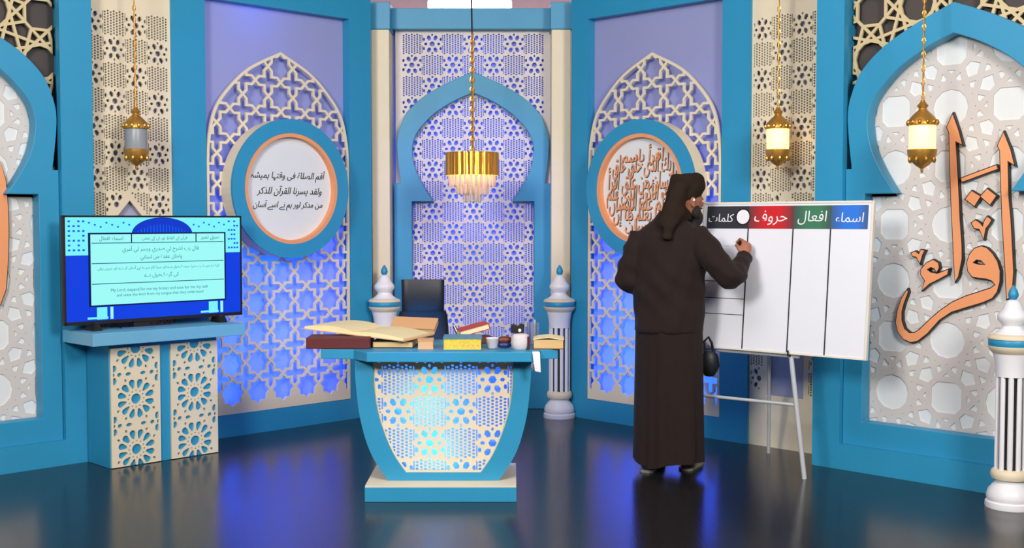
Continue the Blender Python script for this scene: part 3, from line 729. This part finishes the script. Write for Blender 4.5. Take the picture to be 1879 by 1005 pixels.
lp = thing('paper_slip', 'crumpled white paper tag hanging off the front edge of the desk', 'paper', (.125, 6.096, .79))
g = G(); g.rings([[(-.02, -.004, .0), (.018, -.004, .0), (.018, .02, .0), (-.02, .02, .0)], [(-.018, -.012, -.008), (.02, -.012, -.006), (.02, -.008, -.010), (-.018, -.008, -.012)], [(-.012, -.013, -.06), (.022, -.015, -.055), (.022, -.010, -.055), (-.012, -.009, -.06)], [(-.005, -.010, -.10), (.024, -.014, -.105), (.024, -.010, -.105), (-.005, -.006, -.10)]])
link('sheet', g, M_WHITE, lp, fix=True)

# ================================================================== office chair behind the desk
ch = thing('office_chair', 'black high-backed office chair with chrome frame behind the desk', 'chair', (-.56, 7.38, 0), radians(8))
def cushion(n, pts, w0, w1, th, par):
    rings = []
    for i, (y, z) in enumerate(pts):
        t = i/(len(pts)-1); hw = w0+(w1-w0)*t; q = []
        for k in range(20):
            a = 2*pi*k/20; cx = abs(cos(a))**.35*(1 if cos(a) > 0 else -1); cy = abs(sin(a))**.6*(1 if sin(a) > 0 else -1)
            q.append((cx*hw, y+cy*th, z))
        rings.append(q)
    return link(n, G().rings(rings), M_CHAIR, par, smooth=True, fix=True)
cushion('headrest', [(.0, .905), (-.005, .92), (-.01, 1.0), (-.005, 1.085), (.0, 1.102)], .133, .136, .035, ch)
cushion('backrest', [(-.03, .44), (-.01, .47), (.02, .6), (.025, .74), (.01, .87), (.0, .905)], .20, .145, .03, ch)
cushion('seat', [(0, 0), (0, 0)], .1, .1, .01, ch) if False else link('seat', G().rings([[(x*1.0, y, z) for x, y in [(.24*c*(1 if abs(c) < .8 else .95), -.22+.23*s_) for c, s_ in [(cos(2*pi*k/24), sin(2*pi*k/24)) for k in range(24)]]] for z in (.40, .41, .47, .48)]), M_CHAIR, ch, smooth=True, fix=True)
for sx in (-1, 1):
    link('armrest', G().tube([(sx*.20, .02, .80), (sx*.235, -.03, .72), (sx*.25, -.06, .645), (sx*.25, -.28, .64), (sx*.24, -.32, .58), (sx*.22, -.25, .45)], .012, 10), M_CHROME, ch, smooth=True)
link('gas_lift', G().tube([(0, -.2, .12), (0, -.2, .40)], .025, 12), M_CHROME, ch)
for k in range(5):
    a = 2*pi*k/5+.3; sp = link('leg', G().tube([(0, -.2, .12), (.27*cos(a), -.2+.27*sin(a), .075)], [.024, .015], 8), M_CHROME, ch)
    link('caster', G().lathe([(.02, 0), (.026, .012), (.026, .045), (.015, .06)], 10, c=(.27*cos(a), -.2+.27*sin(a))), M_BLACK, sp)

# ================================================================== whiteboard on its easel
yaw, lean, BWd, BH = .726, .087, 1.064, .85
ax = Vector((cos(yaw), -sin(yaw), 0)); an = Vector((sin(yaw), cos(yaw), 0)); up = Vector((0, 0, cos(lean)))+an*sin(lean); dn = up.cross(ax)
BM = Matrix(((ax.x, dn.x, up.x, 1.12), (ax.y, dn.y, up.y, 7.08), (ax.z, dn.z, up.z, .722), (0, 0, 0, 1)))
wb = thing('whiteboard', 'ruled whiteboard with black, red, green and blue headings on an easel', 'whiteboard'); wb.matrix_world = BM
link('panel', G().box(0, BWd, 0, .016, 0, BH), M_BOARD, wb)
M_RIM = mat('ivory_edge_strip', '#e8e2d2', .4)
for n_, a in (('edge_strip', (-.004, BWd+.004, -.004, .020, BH, BH+.012)), ('edge_strip', (-.004, BWd+.004, -.004, .020, -.010, 0)), ('edge_strip', (-.010, 0, -.004, .020, -.010, BH+.012)), ('edge_strip', (BWd, BWd+.012, -.004, .020, -.010, BH+.012))):
    link(n_, G().box(*a), M_RIM, wb)
hz0, hz1 = .705, .838; cx_ = [.02, .305, .596, .827, 1.045]
heads = [('#34363c', None), ('#d0282c', '#6a3b40'), ('#3f7d5c', '#44574f'), ('#2f79dd', '#3f5f8f')]
def head_mat(i, mid, edge):
    m = mat('heading_%d' % i, mid, .35, var=.02)
    if edge:      # printed colour blend: strong in the middle of the band, greyer at its ends
        nt = m.node_tree; N = nt.nodes; Lk = nt.links; b_ = N['Principled BSDF']
        tc = N.new('ShaderNodeTexCoord'); sp = N.new('ShaderNodeSeparateXYZ'); Lk.new(tc.outputs['Generated'], sp.inputs[0])
        rp = N.new('ShaderNodeValToRGB'); Lk.new(sp.outputs[0], rp.inputs[0]); e = rp.color_ramp.elements
        e[0].position = 0; e[0].color = srgb(edge)+(1,); e[1].position = 1; e[1].color = srgb(edge)+(1,)
        for p_ in (.35, .7): q = e.new(p_); q.color = srgb(mid)+(1,)
        Lk.new(rp.outputs[0], b_.inputs['Base Color'])
    return m
for i in range(4):
    link('heading_band', G().box(cx_[i], cx_[i+1], -.0016, -.0002, hz0, hz1), head_mat(i, *heads[i]), wb)
M_TXT = mat('white_print', '#f2f2f4', .4); M_LINE = mat('black_rule_tape', '#2c2c30', .5)
_F['ء'] = (0xFE80, 1)
for s_, x, wd in [('کلمات', .118, .17), ('حروف', .45, .24), ('افعال', .712, .175), ('اسماء', .937, .165)]:
    link('heading_writing', text_g(s_, wd, x, .768, -.0032, .001, max_h=.085, slant=.1), M_TXT, wb)
link('disc_outline', plate([circ(.268, .774, .050, n=32)], [], -.0032, -.0018), M_BLACK, wb); link('white_disc', plate([circ(.268, .774, .042, n=32)], [], -.0046, -.0032), M_TXT, wb)
for x in cx_[1:4]: link('column_rule', G().box(x-.004, x+.004, -.0014, -.0002, .0, hz0), M_LINE, wb)
for z in (.39, .29, .196): link('row_rule', G().box(.0, .30, -.0012, -.0002, z-.002, z+.002), M_LINE, wb)
for x in (.09, .15, .2): link('row_rule', G().box(x, x+.035, -.0012, -.0002, .60, .602), mat('faint_marker', '#9a9aa6', .5), wb)
def bl(x, y, z): return tuple(BM @ Vector((x, y, z)))
ea = thing('easel', 'white tubular steel easel holding the whiteboard', 'easel', (1.45, 7.0, 0)); O_ = Vector((1.45, 7.0, 0))
W_ = lambda p: tuple(Vector(p)-O_)
link('leg', G().tube([W_((1.668, 6.655, 0)), W_((1.592, 6.69, .70)), W_(bl(.60, .05, .55))], .014, 12), M_ALU, ea, smooth=True)
link('leg', G().tube([W_((1.05, 7.12, 0)), W_(bl(.03, .05, .0)), W_(bl(.10, .05, .55))], .014, 12), M_ALU, ea, smooth=True)
link('leg', G().tube([W_((1.625, 7.40, 0)), W_(bl(.42, .06, .80))], .011, 12), M_ALU, ea, smooth=True)
link('cross_bar', G().tube([W_((1.07, 7.115, .42)), W_((1.622, 6.68, .42))], .010, 10), M_ALU, ea, smooth=True)
link('ledge', G().tube([W_(bl(.0, .03, -.022)), W_(bl(.66, .03, -.022))], .010, 8), M_ALU, ea, smooth=True)
link('peg', G().tube([W_(bl(.615, .04, -.02)), W_(bl(.615, -.02, -.018)), W_(bl(.615, -.022, .012))], .005, 8), M_BLACK, ea)
bag = thing('bag', 'small black cloth bag hanging from the lower corner of the whiteboard', 'bag', (1.178, 6.975, .545))
rg = []
for z, a, b_ in [(0, .02, .015), (.01, .035, .025), (.06, .058, .032), (.11, .052, .03), (.14, .04, .022), (.15, .03, .015)]:
    rg.append([(a*cos(2*pi*k/18)*(1+.08*sin(4*2*pi*k/18)), b_*sin(2*pi*k/18), z) for k in range(18)])
link('body', G().rings(rg), M_CHAIR, bag, smooth=True); link('strap', G().tube([(-.03, 0, .14), (-.035, -.0, .21), (-.01, 0, .235), (.01, 0, .20), (.02, 0, .14)], .008, 8), M_CHAIR, bag, smooth=True)

# ================================================================== hanging lamps
M_FROST = mat('frosted_glass_unlit', '#aab0b6', .35, var=.04, trans=.35)
M_FROSTL = mat('frosted_glass_lit', '#ffe2a0', .4, emit='#ffc964', estr=3.0)
def lantern(x, y, z, lit, label):
    t = thing('lantern', label, 'lantern', (x, y, z), 0, 'gold hanging lanterns'); t.scale = (1.13, 1.13, 1)
    g = G().lathe([(.003, 0), (.006, .01), (.007, .025), (.016, .032), (.030, .042), (.048, .062), (.060, .085), (.066, .10), (.068, .125), (.064, .128)], 32)
    link('lower_cup', g, M_GOLDDK, t, smooth=True)
    pend = None
    for q in range(8):
        a = 2*pi*q/8
        link('drop', G().ball((.058*cos(a), .058*sin(a), .072), (.009, .009, .018), 8, 6), M_GOLD, t, smooth=True)
    link('glass', G().lathe([(.058, .122), (.060, .128), (.060, .255), (.058, .262)], 32), M_FROSTL if lit else M_FROST, t, smooth=True)
    cr = G().lathe([(.068, .252), (.070, .262), (.066, .275), (.058, .292), (.044, .31), (.03, .325), (.02, .335), (.017, .345), (.024, .352), (.026, .36), (.018, .368), (.012, .378), (.009, .388)], 32)
    link('crown', cr, M_GOLDDK, t, smooth=True)
    for q in range(12):
        a = 2*pi*q/12
        link('leaf', G().ball((.066*cos(a), .066*sin(a), .268), (.010, .010, .016), 8, 6), M_GOLD, t, smooth=True)
    n = int((3.88-z-.385)/.036); e0 = None
    link('chain_rod', G().tube([(0, 0, .385), (0, 0, 4.2-z)], .0035, 8), M_GOLDDK, t)
    g = G()
    for k in range(n):
        zz = .392+k*.036; a = (k % 2)*pi/2
        g.tube([(cos(a)*.008*cos(u), sin(a)*.008*cos(u), zz+.018+.019*sin(u)) for u in [2*pi*j/8 for j in range(9)]], .0022, 4, caps=False)
    o = link('chain', g, M_GOLD, t); o['kind'] = 'stuff'
    if lit:
        d = bpy.data.lights.new('lantern_bulb', 'POINT'); d.energy = 11; d.color = (1, .66, .30); d.shadow_soft_size = .05
        p = bpy.data.objects.new('lantern_bulb', d); COL.objects.link(p); p.location = (0, -.0, .19); p.parent = t
        for nm in ('glass',): pass
lantern(-2.306, 7.25, 1.781, False, 'unlit gold lantern with grey frosted glass above the television')
lantern(1.642, 7.30, 1.783, True, 'glowing gold lantern in front of the fretwork strip above the whiteboard')
lantern(2.180, 6.28, 1.722, True, 'glowing gold lantern beside the tall orange calligraphy')
chd = thing('chandelier', 'gold drum chandelier with tiers of glass rods on a chain', 'chandelier', (-.276, 8.2, 1.595))
pl0 = None
for q in range(22):
    a = 2*pi*q/22
    if pl0 is None:
        g = G(); n = 6
        g.rings([[(x, .178+.008*sin(pi*(x+.024)/.048)-d, z) for x in [-.024+.048*k/n for k in range(n+1)] for d in (0,)]+[(x, .175+.008*sin(pi*(x+.024)/.048), z) for x in [.024-.048*k/n for k in range(n+1)]] for z in (.19, .347)])
        pl0 = link('gold_plate', g, M_GOLD, chd, smooth=False, fix=True); o = pl0
    else: o = pl0.copy(); COL.objects.link(o); o.parent = chd
    o.rotation_euler = (0, 0, a)
link('canopy_plate', G().lathe([(.17, .335), (.17, .345), (.02, .352)], 32), M_GOLDDK, chd, smooth=True)
M_ROD = mat('glass_rod', '#e6e4e0', .15, trans=.55, spec=.6)
r0 = {}
for (R_, n_, z0, z1) in ((.155, 26, .11, .20), (.105, 18, .055, .19), (.055, 11, 0.0, .19)):
    for q in range(n_):
        a = 2*pi*q/n_+.1
        if R_ not in r0: r0[R_] = link('glass_rod', G().tube([(R_, 0, z0), (R_, 0, z0+.012), (R_, 0, z1)], [.004, .0095, .0095], 6), M_ROD, chd); o = r0[R_]
        else: o = r0[R_].copy(); COL.objects.link(o); o.parent = chd
        o.rotation_euler = (0, 0, a)
link('bulb', G().ball((0, 0, .22), .03, 12, 8), mat('lit_bulb', '#ffe0a0', .4, emit='#ffb65a', estr=6), chd, smooth=True)
for q in range(4):
    d = bpy.data.lights.new('chandelier_bulb', 'POINT'); d.energy = 2.2; d.color = (1, .62, .28); d.shadow_soft_size = .03
    p = bpy.data.objects.new('chandelier_bulb', d); COL.objects.link(p); p.parent = chd; p.location = (.10*cos(q*pi/2+.7), .10*sin(q*pi/2+.7), .24)
g = G()
for k in range(24):
    zz = .352+k*.034; a = (k % 2)*pi/2
    g.tube([(cos(a)*.014*cos(u), sin(a)*.014*cos(u), zz+.02+.022*sin(u)) for u in [2*pi*j/10 for j in range(11)]], .005, 6, caps=False)
o = link('chain', g, M_GOLD, chd, smooth=True); o['kind'] = 'stuff'
link('chain_core', G().tube([(.006, 0, .35), (.004, 0, 1.17)], .006, 8), M_GOLDDK, chd)
link('cord', G().tube([(.0, 0, 1.16), (-.004, 0, 1.4), (0, 0, 2.605)], .006, 8), M_BLACK, chd)
# lit work lamp and rigging glimpsed above the centre bay
rig = thing('lighting_bar', 'black lighting bar crossing the ceiling above the centre bay', 'rigging', (-.38, 12.3, 3.62))
link('bar', G().tube([(-.35, 1.1, .40), (.22, -1.5, -.02)], .055, 10), M_BLACK, rig); link('hanger', G().tube([(-.06, .1, .18), (-.06, .1, .58)], .02, 8), M_BLACK, rig)
fx = thing('studio_lamp', 'bright white studio lamp glimpsed under the ceiling beyond the centre bay', 'lamp', (-.62, 12.75, 3.62))
link('housing', G().box(-.28, .62, -.12, .25, .10, .2), M_WHITE, fx, bevel=.02); link('diffuser', G().box(-.26, .60, -.10, .23, .08, .10), mat('lamp_glow', '#ffffff', .5, emit='#fff1f6', estr=1.6), fx); link('yoke', G().tube([(0, 0, .2), (0, 0, .58)], .02, 8), M_BLACK, fx)

# ================================================================== the presenter
PY = radians(25); PL = Vector((.92, 6.88, 0))
def pl(X, Y, Z):
    d = Vector((X, Y, Z))-PL; return Vector((d.x*cos(PY)-d.y*sin(PY), d.x*sin(PY)+d.y*cos(PY), d.z))
def ell(cx, cy, z, a, b, n=32, fold=0.0, kf=7, ph=0.0, tilt=0.0):
    out = []
    for k in range(n):
        t = 2*pi*k/n; f = 1+fold*sin(kf*t+ph)+fold*.5*sin((kf*2-1)*t+1.3+ph)
        out.append((cx+a*cos(t)*f, cy+b*sin(t)*f, z+tilt*cos(t)))
    return out
def remeshed(name, g, vox, m, parent=None, smooth_it=4, fac=.5):
    me = bpy.data.meshes.new('t'); me.from_pydata(g.v, [], g.f)
    bm = bmesh.new(); bm.from_mesh(me); bmesh.ops.recalc_face_normals(bm, faces=bm.faces); bm.to_mesh(me); bm.free()
    o = bpy.data.objects.new('t', me); COL.objects.link(o)
    r = o.modifiers.new('r', 'REMESH'); r.mode = 'VOXEL'; r.voxel_size = vox
    if smooth_it: s_ = o.modifiers.new('s', 'SMOOTH'); s_.iterations = smooth_it; s_.factor = fac
    dg = bpy.context.evaluated_depsgraph_get(); ev = o.evaluated_get(dg)
    out = bpy.data.meshes.new_from_object(ev, depsgraph=dg); bpy.data.objects.remove(o)
    out.name = name; out.materials.clear(); out.materials.append(m)
    out.polygons.foreach_set('use_smooth', [True]*len(out.polygons))
    ob = bpy.data.objects.new(name, out); COL.objects.link(ob)
    if parent: ob.parent = parent
    return ob

# joints (in the figure's own frame)
shR, elR, wrR = pl(1.085, 6.805, 1.395), pl(1.232, 6.63, 1.155), pl(1.345, 6.80, 1.262)
shL, elL, wrL = pl(.745, 6.96, 1.395), pl(.69, 6.95, 1.13), pl(.83, 7.11, 1.07)
HY = radians(66)-PY                      # head turn relative to the body
HC = pl(1.022, 6.915, 1.592)
HM = Matrix.Translation(HC) @ Matrix.Rotation(-HY, 4, 'Z') @ Matrix.Rotation(radians(-6), 4, 'X')
body = G()
body.rings([ell(0, 0, z, a, b, 24) for z, a, b in [(.80, .12, .09), (.90, .165, .12), (1.0, .155, .115), (1.12, .15, .11), (1.25, .165, .115), (1.36, .165, .10), (1.42, .12, .08), (1.455, .06, .055)]])
nk = Vector((0, .01, 1.42)); body.tube([nk, (nk+HC)/2, HC], [.058, .056, .055], 14)
body.ball((0, 0, 0), (.077, .098, .118), 24, 16, HM) if False else body.add([tuple(HM @ Vector((.077*cos(t)*cos(p)*(1-.25*max(0, -sin(t))), .098*cos(t)*sin(p), .122*sin(t)))) for t in [-pi/2+.02+(pi-.04)*j/14 for j in range(15)] for p in [2*pi*k/24 for k in range(24)]],
    [(j*24+k, j*24+(k+1) % 24, (j+1)*24+(k+1) % 24, (j+1)*24+k) for j in range(14) for k in range(24)]+[tuple(range(23, -1, -1)), tuple(14*24+k for k in range(24))])
def hb(c, r, n=12, m=8): body.add([tuple(HM @ Vector(v)) for v in G().ball(c, r, n, m).v], G().ball(c, r, n, m).f)
hb((0, .055, -.075), (.042, .042, .04)); hb((0, .102, -.012), (.014, .022, .022)); hb((0, .094, .01), (.009, .014, .03))     # chin, nose
hb((.03, .085, .015), (.018, .014, .008)); hb((-.03, .085, .015), (.018, .014, .008)); hb((0, .093, -.048), (.024, .010, .006)); hb((0, .091, -.059), (.020, .010, .006))   # brows, lips
for sx in (-1, 1):                                                    # ears
    hb((sx*.079, -.004, -.005), (.010, .020, .033)); hb((sx*.086, -.012, .004), (.008, .015, .024)); hb((sx*.081, .003, -.034), (.008, .011, .012))
def limb(p, rs, n=16): body.tube(p, rs, n)
limb([shR, (shR+elR)/2, elR, (elR*.6+wrR*.4), wrR], [.055, .05, .042, .04, .027])
limb([shL, (shL+elL)/2, elL, (elL*.6+wrL*.4), wrL], [.055, .05, .042, .04, .027])
hipL, hipR = Vector((-.09, 0, .86)), Vector((.09, 0, .86)); ftL, ftR = pl(.815, 6.90, .07), pl(1.05, 6.945, .07)
for hp, ft in ((hipL, ftL), (hipR, ftR)):
    kn = (hp+ft)/2+Vector((0, .03, .02)); limb([hp, (hp+kn)/2, kn, (kn*.65+ft*.35), ft], [.085, .07, .055, .052, .036])
    body.tube([ft+Vector((0, -.03, -.03)), ft+Vector((0, .06, -.035)), ft+Vector((0, .15, -.05)), ft+Vector((0, .19, -.053))], [.032, .034, .028, .014], 12)
def hand(wr, d, n, mirror=1, curl=(50, 75, 60), thumb_in=1.0):
    d = d.normalized(); n = (n-d*n.dot(d)).normalized(); s_ = n.cross(d)*mirror; P = lambda a, b, c: wr+d*a+s_*b+n*c
    body.tube([P(-.02, 0, 0), P(.03, 0, 0), P(.06, 0, .002), P(.088, 0, .002)], [.024, .028, .030, .024], 12)
    for b in (.026, .009, -.009, -.026): body.tube([P(.01, b*.6, 0), P(.06, b, .003), P(.088, b*1.05, .004)], [.014, .014, .011], 10)
    for (b, L) in ((.030, .94), (.0105, 1.05), (-.009, 1.0), (-.027, .80)):
        p = P(.086, b, .004); ang = 0; pts = [p]
        for seg, c in zip((.042, .027, .021), curl):
            ang += radians(c); p = p+(d*cos(ang)-n*sin(ang))*seg*L; pts.append(p)
        body.tube(pts, [.0100, .0090, .0082, .0068], 10)
    a = [P(.022, .024, -.006), P(.045, .043, -.018), P(.070, .046, -.036*thumb_in), P(.088, .036, -.050*thumb_in)]
    body.tube(a, [.015, .012, .0105, .0085], 10)
    return P
fd = Vector((.18, .42, .88)); fn = Vector((.60, -.74, .25))
rot = lambda v: Vector((v.x*cos(PY)-v.y*sin(PY), v.x*sin(PY)+v.y*cos(PY), v.z))
PR = hand(wrR, rot(fd), rot(fn), 1)
hand(wrL, rot(Vector((.8, .5, -.1))), rot(Vector((-.3, .6, .7))), -1, (25, 35, 25))
person = remeshed('person', body, .0062, M_SKIN, smooth_it=3)
person.location = PL; person.rotation_euler = (0, 0, -PY)
tag(person, 'person in dark brown robe and turban writing on the whiteboard with a raised arm', 'person')

tun = G()
tun.rings([ell(0, cy, z, a, b, 40, f, 6, ph) for z, a, b, cy, f, ph in [(.822, .208, .172, 0, .010, 0), (.86, .207, .170, 0, .010, .1), (.95, .206, .165, 0, .008, .4), (1.05, .210, .163, .0, .010, .9), (1.15, .216, .158, 0, .008, 1.3),
    (1.25, .222, .150, .0, .006, 1.6), (1.33, .222, .138, 0, .003, 1.8), (1.39, .205, .122, 0, 0, 2), (1.43, .165, .102, 0.004, 0, 2), (1.465, .115, .085, .008, 0, 2), (1.50, .078, .075, .014, 0, 2), (1.53, .068, .07, .022, 0, 2)]])
def sleeve(a, b, c, rs):
    m1 = (a+b)/2; m2 = (b+c)/2; e = c+(c-b).normalized()*.0
    P = smooth_curve([tuple(a)], 1) if False else None
    pts = []; K = [a, m1+(m1-(a+c)/2)*.06, b, m2+(m2-(a+c)/2)*.05, e]
    pts = [Vector(p) for p in smooth_curve3(K, 6)]
    rr = np.interp(np.linspace(0, 1, len(pts)), np.linspace(0, 1, len(rs)), rs)
    g = G(); g.tube(pts, [float(r)*(1+.05*sin(i*1.7)) for i, r in enumerate(rr)], 18); tun.merge(g)
def smooth_curve3(K, k):
    K = [Vector(p) for p in K]; out = []
    for i in range(len(K)-1):
        p0, p1, p2, p3 = K[max(i-1, 0)], K[i], K[i+1], K[min(i+2, len(K)-1)]
        for j in range(k):
            t = j/k; out.append(.5*((2*p1)+(p2-p0)*t+(2*p0-5*p1+4*p2-p3)*t*t+(3*p1-p0-3*p2+p3)*t**3))
    out.append(K[-1]); return out
sleeve(shR+Vector((-.03, 0, 0)), elR, wrR, [.074, .078, .076, .072, .064, .055, .045])
sleeve(shL+Vector((.03, 0, 0)), elL, wrL, [.074, .078, .078, .080, .072, .060, .048])
tunic = remeshed('tunic', tun, .011, M_ROBE, person, smooth_it=5)
# creases pressed into the tunic
co = tunic.data.vertices
for v in co:
    p = v.co; c = 0.0
    if abs(p.x) > .25: c = .004*sin(55*p.z+30*p.x)
    if p.z < 1.40 and abs(p.x) < .25:
        c = .007*sin(9*p.x+15*p.z)*sin(21*p.x-8*p.z+1)+.0045*sin(42*p.z+24*p.x+2*sin(9*p.x))*max(0, 1-abs(p.z-1.10)/.26)+.003*sin(60*p.x-18*p.z)
    n = v.normal; v.co = p+n*c
sk = G(); rings = []
zs = [.90, .84, .74, .62, .50, .38, .26, .16, .10]
for i, z in enumerate(zs):
    t = i/(len(zs)-1); f = .010+.05*t; q = []
    for k in range(96):
        a = 2*pi*k/96
        r = 1+f*(.6*sin(7*a+.4)+.5*sin(11*a+2.0)+.25*sin(19*a))-.10*(.2+t)*max(0, 1-abs(((a-4.55+pi) % (2*pi))-pi)/.16)
        dz = t*t*(-.035*math.exp(-((((a-4.40+pi) % (2*pi))-pi)/.45)**2)-.03)
        q.append(((.196+.012*t)*cos(a)*r, (.160+.012*t)*sin(a)*r, z+dz))
    rings.append(q)
inner = [[(x*.95, y*.95, z) for x, y, z in q] for q in rings[::-1][:4]]
sk.rings(rings+inner, caps=True)
link('long_skirt', sk, M_ROBE, person, smooth=True, fix=True)
# turban: wound cap plus the cloth tail hanging on the back
tu = G(); TM = HM
def tv_(x, y, z): return tuple(TM @ Vector((x, y, z)))
rg = []
for z, a, b, cy in [(.004, .088, .100, -.012), (.025, .094, .107, -.010), (.055, .099, .112, -.006), (.10, .098, .110, -.006), (.135, .090, .100, -.006), (.152, .074, .082, -.006), (.158, .04, .045, -.006)]:
    rg.append([tv_(a*cos(2*pi*k/32), cy+b*sin(2*pi*k/32), z+.028*sin(2*pi*k/32)*(1 if z < .08 else .3)) for k in range(32)])
tu.rings(rg)
def cl(X, Y, Z): return tuple(pl(X, Y, Z))
def ring_w(X, Y, z, a, b, n=20): return [cl(X+a*cos(2*pi*k/n), Y+b*sin(2*pi*k/n), z+.25*a*cos(2*pi*k/n)*0) for k in range(n)]
tu.rings([ring_w(X, Y, z, a, b) for X, Y, z, a, b in [(.985, 6.87, 1.70, .062, .06), (.968, 6.845, 1.66, .062, .065), (.948, 6.83, 1.60, .062, .066), (.936, 6.815, 1.54, .068, .062), (.922, 6.79, 1.49, .066, .05), (.905, 6.765, 1.455, .052, .035), (.895, 6.752, 1.43, .036, .026)]])
tu.rings([ring_w(X, Y, z, a, b) for X, Y, z, a, b in [(.915, 6.78, 1.50, .05, .03), (.898, 6.745, 1.44, .034, .022), (.892, 6.738, 1.40, .029, .020), (.889, 6.735, 1.375, .032, .024), (.888, 6.733, 1.362, .024, .02)]])
tu.rings([ring_w(X, Y, z, a, b) for X, Y, z, a, b in [(.88, 6.78, 1.47, .03, .025), (.868, 6.765, 1.445, .022, .02), (.864, 6.76, 1.43, .016, .015)]])
tu.rings([ring_w(X, Y, z, a, b) for X, Y, z, a, b in [(.975, 6.90, 1.47, .085, .078), (.975, 6.90, 1.505, .076, .07), (.962, 6.875, 1.57, .058, .058)]])
tb_ = remeshed('turban', tu, .009, M_TURBAN, person, smooth_it=4)
for v in tb_.data.vertices:
    p = v.co; v.co = p+v.normal*(.0025*sin(70*p.z+25*p.x)+.0015*sin(110*p.x-40*p.z))
bd = G()
def bb(c, r): bd.add([tuple(HM @ Vector(v)) for v in G().ball(c, r, 14, 10).v], G().ball(c, r, 14, 10).f)
bb((0, .072, -.10), (.055, .045, .055)); bb((0, .06, -.15), (.045, .04, .06)); bb((.058, .04, -.065), (.02, .03, .04)); bb((-.058, .04, -.065), (.02, .03, .04)); bb((0, .103, -.036), (.03, .010, .006))
remeshed('beard', bd, .008, mat('black_beard', '#1a1513', .8, var=.2, bump=.3, bscale=300), person, smooth_it=2)
for sx in (-1, 1):
    e_ = G().ball((sx*.03, .083, .004), (.012, .010, .009), 12, 8); e_.v = [tuple(HM @ Vector(v)) for v in e_.v]; ey = link('eye', e_, M_WHITE, person, smooth=True)
    i_ = G().ball((sx*.03, .0905, .004), (.0055, .004, .0055), 10, 6); i_.v = [tuple(HM @ Vector(v)) for v in i_.v]; link('iris', i_, M_BLACK, ey, smooth=True)
eb = G().ball((.092, -.006, -.002), (.006, .007, .009), 10, 8); eb.v = [tuple(HM @ Vector(v)) for v in eb.v]
link('earpiece', eb, M_WHITE, person, smooth=True)
M_SHOE = mat('dark_shoe_leather', '#1d1a18', .4); M_SOLE = mat('pale_sole', '#8f897c', .6)
for ft in (ftL, ftR):
    sh = G(); f0 = ft-Vector((0, 0, .07))
    for q, (y, hw, h) in enumerate([(-.075, .022, .05), (-.06, .034, .075), (-.01, .038, .08), (.06, .040, .075), (.13, .045, .055), (.19, .036, .045), (.215, .018, .03)]): pass
    rg = [[tuple(f0+Vector((hw*cos(2*pi*k/16), y, max(.012, h/2+.012+h/2*sin(2*pi*k/16))))) for k in range(16)] for y, hw, h in [(-.078, .022, .045), (-.066, .036, .07), (-.01, .040, .085), (.06, .041, .08), (.13, .046, .06), (.19, .038, .048), (.222, .018, .03)]]
    s1 = link('shoe', sh.rings(rg), M_SHOE, person, smooth=True, fix=True)
    so = G().slab([(f0.x+x, f0.y+y) for x, y in [(-.024, -.085), (.024, -.085), (.042, -.06), (.04, .05), (.048, .13), (.038, .2), (.015, .228), (-.015, .228), (-.038, .2), (-.048, .13), (-.04, .05), (-.042, -.06)]], .0, .014)
    link('sole', so, M_SOLE, s1)
# marker in the raised hand
Mx = Matrix.Translation(PL) @ Matrix.Rotation(-PY, 4, 'Z')
m0 = Mx @ PR(.078, .040, -.040)
inv = BM.inverted() @ m0; tip = BM @ Vector((inv.x+.004, -.004, inv.z+.012)); dr = (tip-m0).normalized()
mk = thing('marker', 'dark marker pen gripped in the raised hand against the whiteboard', 'marker', tip)
link('barrel', G().tube([-dr*.02, -dr*.022, -dr*.115], [.004, .0085, .0085], 12), mat('marker_barrel', '#20342c', .4), mk); link('nib', G().tube([(0, 0, 0), -dr*.02], [.002, .004], 8), M_BLACK, mk); link('cap_end', G().tube([-dr*.115, -dr*.125], [.0085, .006], 12), M_WHITE, mk)
